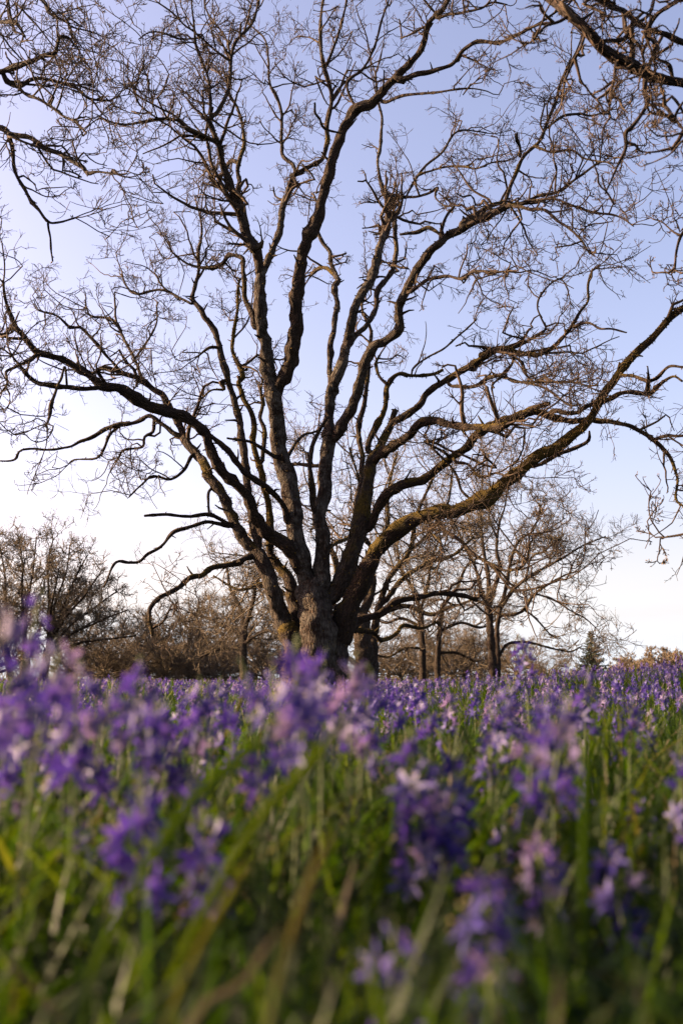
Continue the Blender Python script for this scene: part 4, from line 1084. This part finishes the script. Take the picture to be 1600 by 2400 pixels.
BUD = [bud_part(.017, .0033, 'budtip'), bud_part(.013, .0027, 'budtip'), bud_part(.019, .0036, 'petal'), bud_part(.009, .0019, 'stem')]
def leaf_mesh(L, w, seed):
    r = np.random.default_rng(seed)
    n = 9; t = np.linspace(0, 1, n); cu = r.uniform(.15, .5); le = r.uniform(.12, .35)
    P = np.stack([L * (le * t + cu * t ** 2.5), 0 * t, L * (t - .25 * t ** 3)], -1)
    ww = w / 2 * np.minimum(1, .6 + t) * np.clip((1 - t) * 2.4, .05, 1)
    X = np.stack([P + np.array([0, -1, 0]) * ww[:, None], P + np.array([w * -.2, 0, -w * .12]), P + np.array([0, 1, 0]) * ww[:, None]], 1)
    b = (np.arange(n - 1) * 3)[:, None]; k = np.arange(2)[None]
    q = np.stack([b + k, b + k + 1, b + k + 4, b + k + 3], -1).reshape(-1, 4)
    return make_mesh('leaf', X.reshape(-1, 3), q, None, ['grass'], None, {'rnd': np.full(n * 3, r.uniform(.25, .65))})
LEAF = [leaf_mesh(L, w, 40 + i) for i, (L, w) in enumerate([(.34, .010), (.40, .012), (.30, .009), (.37, .013)])]

def stem_path(h, r):
    t = np.linspace(0, 1, 9)
    bx_, by_ = r.normal(0, .05, 2); cx, cy = r.normal(0, .03, 2)
    return np.stack([h * (bx_ * t ** 1.5 + cx * np.sin(t * 3)), h * (by_ * t ** 1.5 + cy * np.sin(t * 3)), h * t], -1)
def quat_to(d, roll):
    q = Vector(d).to_track_quat('Z', 'Y'); from mathutils import Quaternion
    return q @ Quaternion((0, 0, 1), roll)
G_C = 'camas flowers in the meadow'
def camas(x, y, h, label, seed, size=1.0, pale=.15, spike=None, bloom=.7):
    r = np.random.default_rng(seed)
    z = float(zg(x, y))
    e = link('camas_flower', None, label=label, cat='flower', group=G_C, loc=(x, y, z - .012))
    Ps = stem_path(h, r)
    v, q = tubes(Ps[None], np.linspace(.0036, .0014, 9)[None] * size, 6)
    link('stem', make_mesh('stem', v, q, None, ['stem']), e)
    sl = spike or r.uniform(.085, .135) * size
    nf = int(r.integers(7, 12)); ga = r.uniform(0, 6.28)
    for k in range(nf):
        f = k / (nf - 1)
        zz = h - sl + sl * f
        p = np.array([np.interp(zz, Ps[:, 2], Ps[:, i]) for i in range(3)])
        a = ga + k * 2.4; el = .25 + .75 * f ** 2 + r.normal(0, .1)
        d = (math.cos(a) * math.cos(el), math.sin(a) * math.cos(el), math.sin(el))
        if f < bloom:
            me = FL[int(r.choice([3, 5]))] if r.random() < pale else FL[int(r.choice([0, 1, 2, 4], p=[.34, .26, .26, .14]))]
            o = link('flower', me, e); sc = size * r.uniform(.85, 1.12)
        else:
            me = BUD[int(r.choice([0, 2]))] if f < .88 else BUD[1 if f < .96 else 3]
            o = link('bud', me, e); sc = size * r.uniform(.9, 1.15)
        o.location = p; o.rotation_mode = 'QUATERNION'; o.rotation_quaternion = quat_to(d, r.uniform(0, 6.28)); o.scale = (sc,) * 3
    for k in range(int(r.integers(1, 4))):
        o = link('leaf', LEAF[int(r.integers(0, 4))], e)
        o.rotation_euler = (0, 0, r.uniform(0, 6.28)); o.scale = (1, 1, r.uniform(.8, 1.1))
    return e

SHOW = [  # px, py of the spike top, distance, flower size, pale share, label
    (30, 1425, .62, 1.05, .1, 'tallest camas at the left edge, a blurred violet column rising above the horizon'),
    (108, 1400, 1.1, .9, .0, 'dark slim camas spike rising in front of the fan-shaped oak'),
    (165, 1520, .80, 1.0, .5, 'pink-lilac camas head in front of the foot of the fan-shaped oak'),
    (235, 1560, .85, 1.0, .3, 'blurred violet camas between the pink-lilac head and the pale one'),
    (385, 1565, .85, 1.1, .55, 'pale lilac camas head under the low drooping branch'),
    (310, 1670, .95, 1.0, .2, 'violet camas below the pale lilac head, left side'),
    (60, 1660, 1.0, 1.0, .25, 'low violet camas near the left edge'),
    (150, 1690, 1.05, 1.0, .2, 'violet camas low on the left, right of the one at the edge'),
    (430, 1700, .95, 1.0, .35, 'lilac camas just above the broad olive blade'),
    (395, 1850, .74, 1.15, .0, 'deep violet shaded camas head left of the broad olive blade'),
    (465, 1925, .80, 1.0, .1, 'magenta-violet camas low down left of centre'),
    (170, 1890, .95, .8, .3, 'small lilac camas low on the left in the grass'),
    (655, 1510, 1.0, 1.1, .2, 'tall violet camas covering the left foot of the big oak'),
    (765, 1530, 1.05, 1.0, .25, 'tall violet camas covering the right foot of the big oak'),
    (720, 1600, 1.2, 1.0, .2, 'violet camas between the two tall ones before the big trunk'),
    (850, 1575, 1.05, 1.0, .45, 'lilac-pink camas right of the big trunk'),
    (930, 1600, 1.5, 1.0, .1, 'small dark camas behind the lilac-pink one'),
    (985, 1735, .9, 1.35, .5, 'large violet camas with open stars, right of centre'),
    (1055, 1775, .9, 1.15, .15, 'right neighbour of the large open violet camas'),
    (925, 1850, .9, 1.05, .4, 'magenta camas at the lower left of the open violet cluster'),
    (1075, 2050, .64, 1.1, .2, 'violet camas hanging low in the bottom right grass'),
    (960, 2175, .62, .9, .1, 'small violet camas at the bottom, left of the low one'),
    (1150, 2330, .68, .85, .0, 'dark violet camas at the very bottom edge'),
    (1240, 1990, .80, .9, .5, 'pale withered camas between the bottom one and the solitary star'),
    (1488, 1985, .82, 1.1, .15, 'solitary violet camas low at the right'),
    (1238, 1500, 3.2, 1.35, .0, 'tall dark camas spire above the horizon right of the twin-trunked oak'),
    (1275, 1640, .88, 1.1, .8, 'very pale blurred camas below the tall dark spire'),
    (1370, 1575, 1.6, 1.1, .25, 'violet camas head directly below the conifer'),
    (1225, 1700, 1.0, 1.0, .6, 'pale lilac camas left of the upright green blade'),
    (1340, 1790, 1.15, .9, .15, 'violet camas right beside the upright green blade'),
    (1110, 1660, 1.3, 1.0, .15, 'violet camas above the open violet cluster'),
    (1590, 1765, 1.1, 1.0, .2, 'violet camas cut by the right edge'),
    (1010, 1640, 1.6, 1.0, .15, 'dark violet camas above and left of the open cluster'),
    (560, 1640, 2.0, 1.0, .1, 'small violet camas left of the tall ones at the trunk'),
    (500, 1600, 2.2, 1.0, .1, 'dark violet camas beside the dark upright blade'),
    (610, 1565, .9, 1.1, .1, 'violet camas left of the tall ones at the trunk, below the mossy stem'),
    (700, 1525, .8, 1.1, .2, 'middle bloom of the tall violet group before the big trunk'),
    (815, 1550, .95, 1.0, .4, 'slim lilac camas between the trunk and the lilac-pink one'),
    (15, 1590, .95, 1.0, .2, 'violet camas at the left edge under the tallest one'),
    (95, 1590, .9, 1.0, .15, 'violet camas under the dark slim spike'),
    (200, 1615, .95, 1.0, .25, 'violet camas under the pink-lilac head'),
    (275, 1590, 1.0, 1.0, .15, 'violet camas left of the pale lilac head'),
    (345, 1640, .9, 1.0, .3, 'violet camas just below the pale lilac head'),
    (450, 1600, 1.1, 1.0, .1, 'violet camas right of the pale lilac head'),
    (690, 1560, .95, 1.1, .2, 'violet camas squeezed between the two tall ones at the trunk'),
    (1020, 1830, .95, 1.0, .6, 'lowest bloom in the middle of the open violet cluster'),
    (1150, 1610, 1.4, 1.0, .2, 'violet camas in front of the twin trunks'),
    (1310, 1620, 1.3, 1.0, .2, 'violet camas between the very pale one and the conifer'),
    (1460, 1640, 2.2, 1.0, .3, 'bright violet camas in the right field, nearest of its row'),
]
for i, (px, py, d, sz, pale, lab) in enumerate(SHOW):
    d *= 1.4 if d < 2 else 1.0
    p = at(px, py, d)
    camas(float(p[0]), d, float(p[2] - zg(p[0], d)) + .012, lab, 300 + i, sz * 1.0, pale * .35, bloom=.8)
shown_xy = [(float(at(s[0], s[1], s[2] * 1.4)[0]), s[2] * 1.4) for s in SHOW]

# nearer plants of the meadow, one by one
LAB_N = 'violet camas spike among many alike in the near meadow grass'
LAB_M = 'small violet camas spike among many alike farther into the meadow'
cnt = 0
while cnt < 12:
    x, y = wedge(1, 1.7, 2.9, 1.0, 0.05); x, y = float(x[0]), float(y[0])
    if min(math.hypot(x - a, y - b) for a, b in shown_xy) < .07:
        continue
    shown_xy.append((x, y))
    camas(x, y, float(rng.uniform(.27, .41)), LAB_N, 400 + cnt, 1.0, .25, bloom=float(rng.uniform(.5, .85)))
    cnt += 1

def head_pieces(nf, pet, lp, r, sl, size):
    """a whole flower spike at low cost: pieces in local space, base of spike at z=0"""
    pc = []
    for k in range(nf):
        f = k / nf; a = k * 2.4; el = .25 + .6 * f ** 2
        d = np.array([math.cos(a) * math.cos(el), math.sin(a) * math.cos(el), math.sin(el)])
        v, q = tepals(6, .4, .026 * size, .0085 * size, lp, .25) if lp > 1 else diamonds(6, .35, .026 * size, .0095 * size)
        v[:, 2] += .012
        u = nrm(np.cross(d, [0.3, .2, .9])); w = np.cross(d, u)
        v = v[:, :1] * u + v[:, 1:2] * w + v[:, 2:] * d + np.array([0, 0, sl * f])
        pc.append((v, q, 2 if r.random() < pet else 0))
    for k in range(5 if lp > 1 else 2):
        a = k * 2.4; p = np.array([0, 0, sl * (.85 + .06 * k)])
        d = np.array([math.cos(a) * .5, math.sin(a) * .5, .8])
        pc.append((*spindle(p, p + d * .02 * size, .003 * size, 4, 3 if lp > 1 else 2), 3 if k > 1 else 0))
    return pc
HEADS = [compound('flower_spike', head_pieces(8, pf, 3, np.random.default_rng(60 + i), sl, 1.0), ['petal', 'stem', 'pale', 'budtip']) for i, (pf, sl) in enumerate([(.1, .09), (.3, .11), (.15, .08), (.5, .10), (.05, .12)])]
STEMS = []
for i in range(4):
    r = np.random.default_rng(80 + i)
    Ps = stem_path(.40, r) * np.array([.5, .5, 1])
    v, q = tubes(Ps[None], np.linspace(.0034, .0012, 9)[None], 5)
    STEMS.append((make_mesh('stem', v, q, None, ['stem']), Ps))
for k in range(240):
    x, y = wedge(1, 2.8, 9.6, 1.0, .1); x, y = float(x[0]), float(y[0])
    s = float(rng.uniform(.66, 1.2))
    e = link('camas_flower', None, label=LAB_M, cat='flower', group=G_C, loc=(x, y, float(zg(x, y)) - .01))
    e.rotation_euler = (0, 0, float(rng.uniform(0, 6.28)))
    st, Ps = STEMS[k % 4]; hs = s
    o = link('stem', st, e); o.scale = (1, 1, hs)
    o = link('flower_spike', HEADS[int(rng.integers(0, 5))], e)
    zz = .40 - .10 / hs
    o.location = (float(np.interp(zz, Ps[:, 2], Ps[:, 0])), float(np.interp(zz, Ps[:, 2], Ps[:, 1])), zz * hs)
    o = link('leaf', LEAF[k % 4], e); o.rotation_euler = (0, 0, float(rng.uniform(0, 6.28)))

# the rest of the meadow: a mass nobody could count
def camas_mass():
    V, Q, I, n0 = [], [], [], 0
    specs = [(1750, 9.4, 22, 7, 1, 1.1), (2600, 22, 70, 3, 1, 1.6)]
    for cntm, y0, y1, nf, lp, size in specs:
        tpl = []
        for i in range(6):
            r = np.random.default_rng(200 + i)
            pc = head_pieces(nf, [.1, .3, .15, .45, .05, .2][i], lp, r, .10, size)
            if size > 2:
                pc = pc[:nf + 1]
            pc = [(v + np.array([0, 0, .30]), q, m) for v, q, m in pc]
            pc.append((*tubes(np.array([[[0, 0, 0], [.004, 0, .2], [0, 0, .40]]]), np.array([[.003, .0024, .0015]]) * size ** .5, 3), 1))
            tv = np.concatenate([p[0] for p in pc]); off = np.cumsum([0] + [len(p[0]) for p in pc[:-1]])
            tpl.append((tv, np.concatenate([p[1] + o_ for p, o_ in zip(pc, off)]), np.concatenate([np.full(len(p[1]), p[2]) for p in pc])))
        x, y = wedge(cntm, y0, y1, 1.1, .3)
        keep = (np.sin(x * .9 + np.sin(y * .6) * 2) * np.sin(y * .55 + 1) + rng.normal(0, .35, cntm)) > -.35
        x, y = x[keep], y[keep]
        which = rng.integers(0, 6, len(x))
        for k in range(6):
            m = which == k; tv, tq, ti = tpl[k]
            xs, ys = x[m], y[m]; c = len(xs)
            a = rng.uniform(0, 6.28, c); s = rng.uniform(.6, 1.22, c) * np.where(rng.random(c) < .12, 1.25, 1)
            ca, sa = np.cos(a)[:, None], np.sin(a)[:, None]
            lx = rng.normal(0, .08, c)[:, None]; ly = rng.normal(0, .08, c)[:, None]
            X = tv[None, :, 0] * ca - tv[None, :, 1] * sa + lx * tv[None, :, 2]; Y = tv[None, :, 0] * sa + tv[None, :, 1] * ca + ly * tv[None, :, 2]
            Z = tv[None, :, 2] * s[:, None]
            vv = np.stack([X + xs[:, None], Y + ys[:, None], Z + zg(xs, ys)[:, None] - .01], -1).reshape(-1, 3)
            qq = (tq[None] + (np.arange(c) * len(tv))[:, None, None]).reshape(-1, 4) + n0
            V.append(vv); Q.append(qq); I.append(np.tile(ti, c)); n0 += len(vv)
    link('camas_meadow', make_mesh('camas_meadow', np.concatenate(V), np.concatenate(Q), None, ['petal', 'stem', 'pale', 'budtip'], np.concatenate(I)),
         label='mass of violet camas flowers spreading across the far meadow', cat='flowers', kind='stuff')
camas_mass()
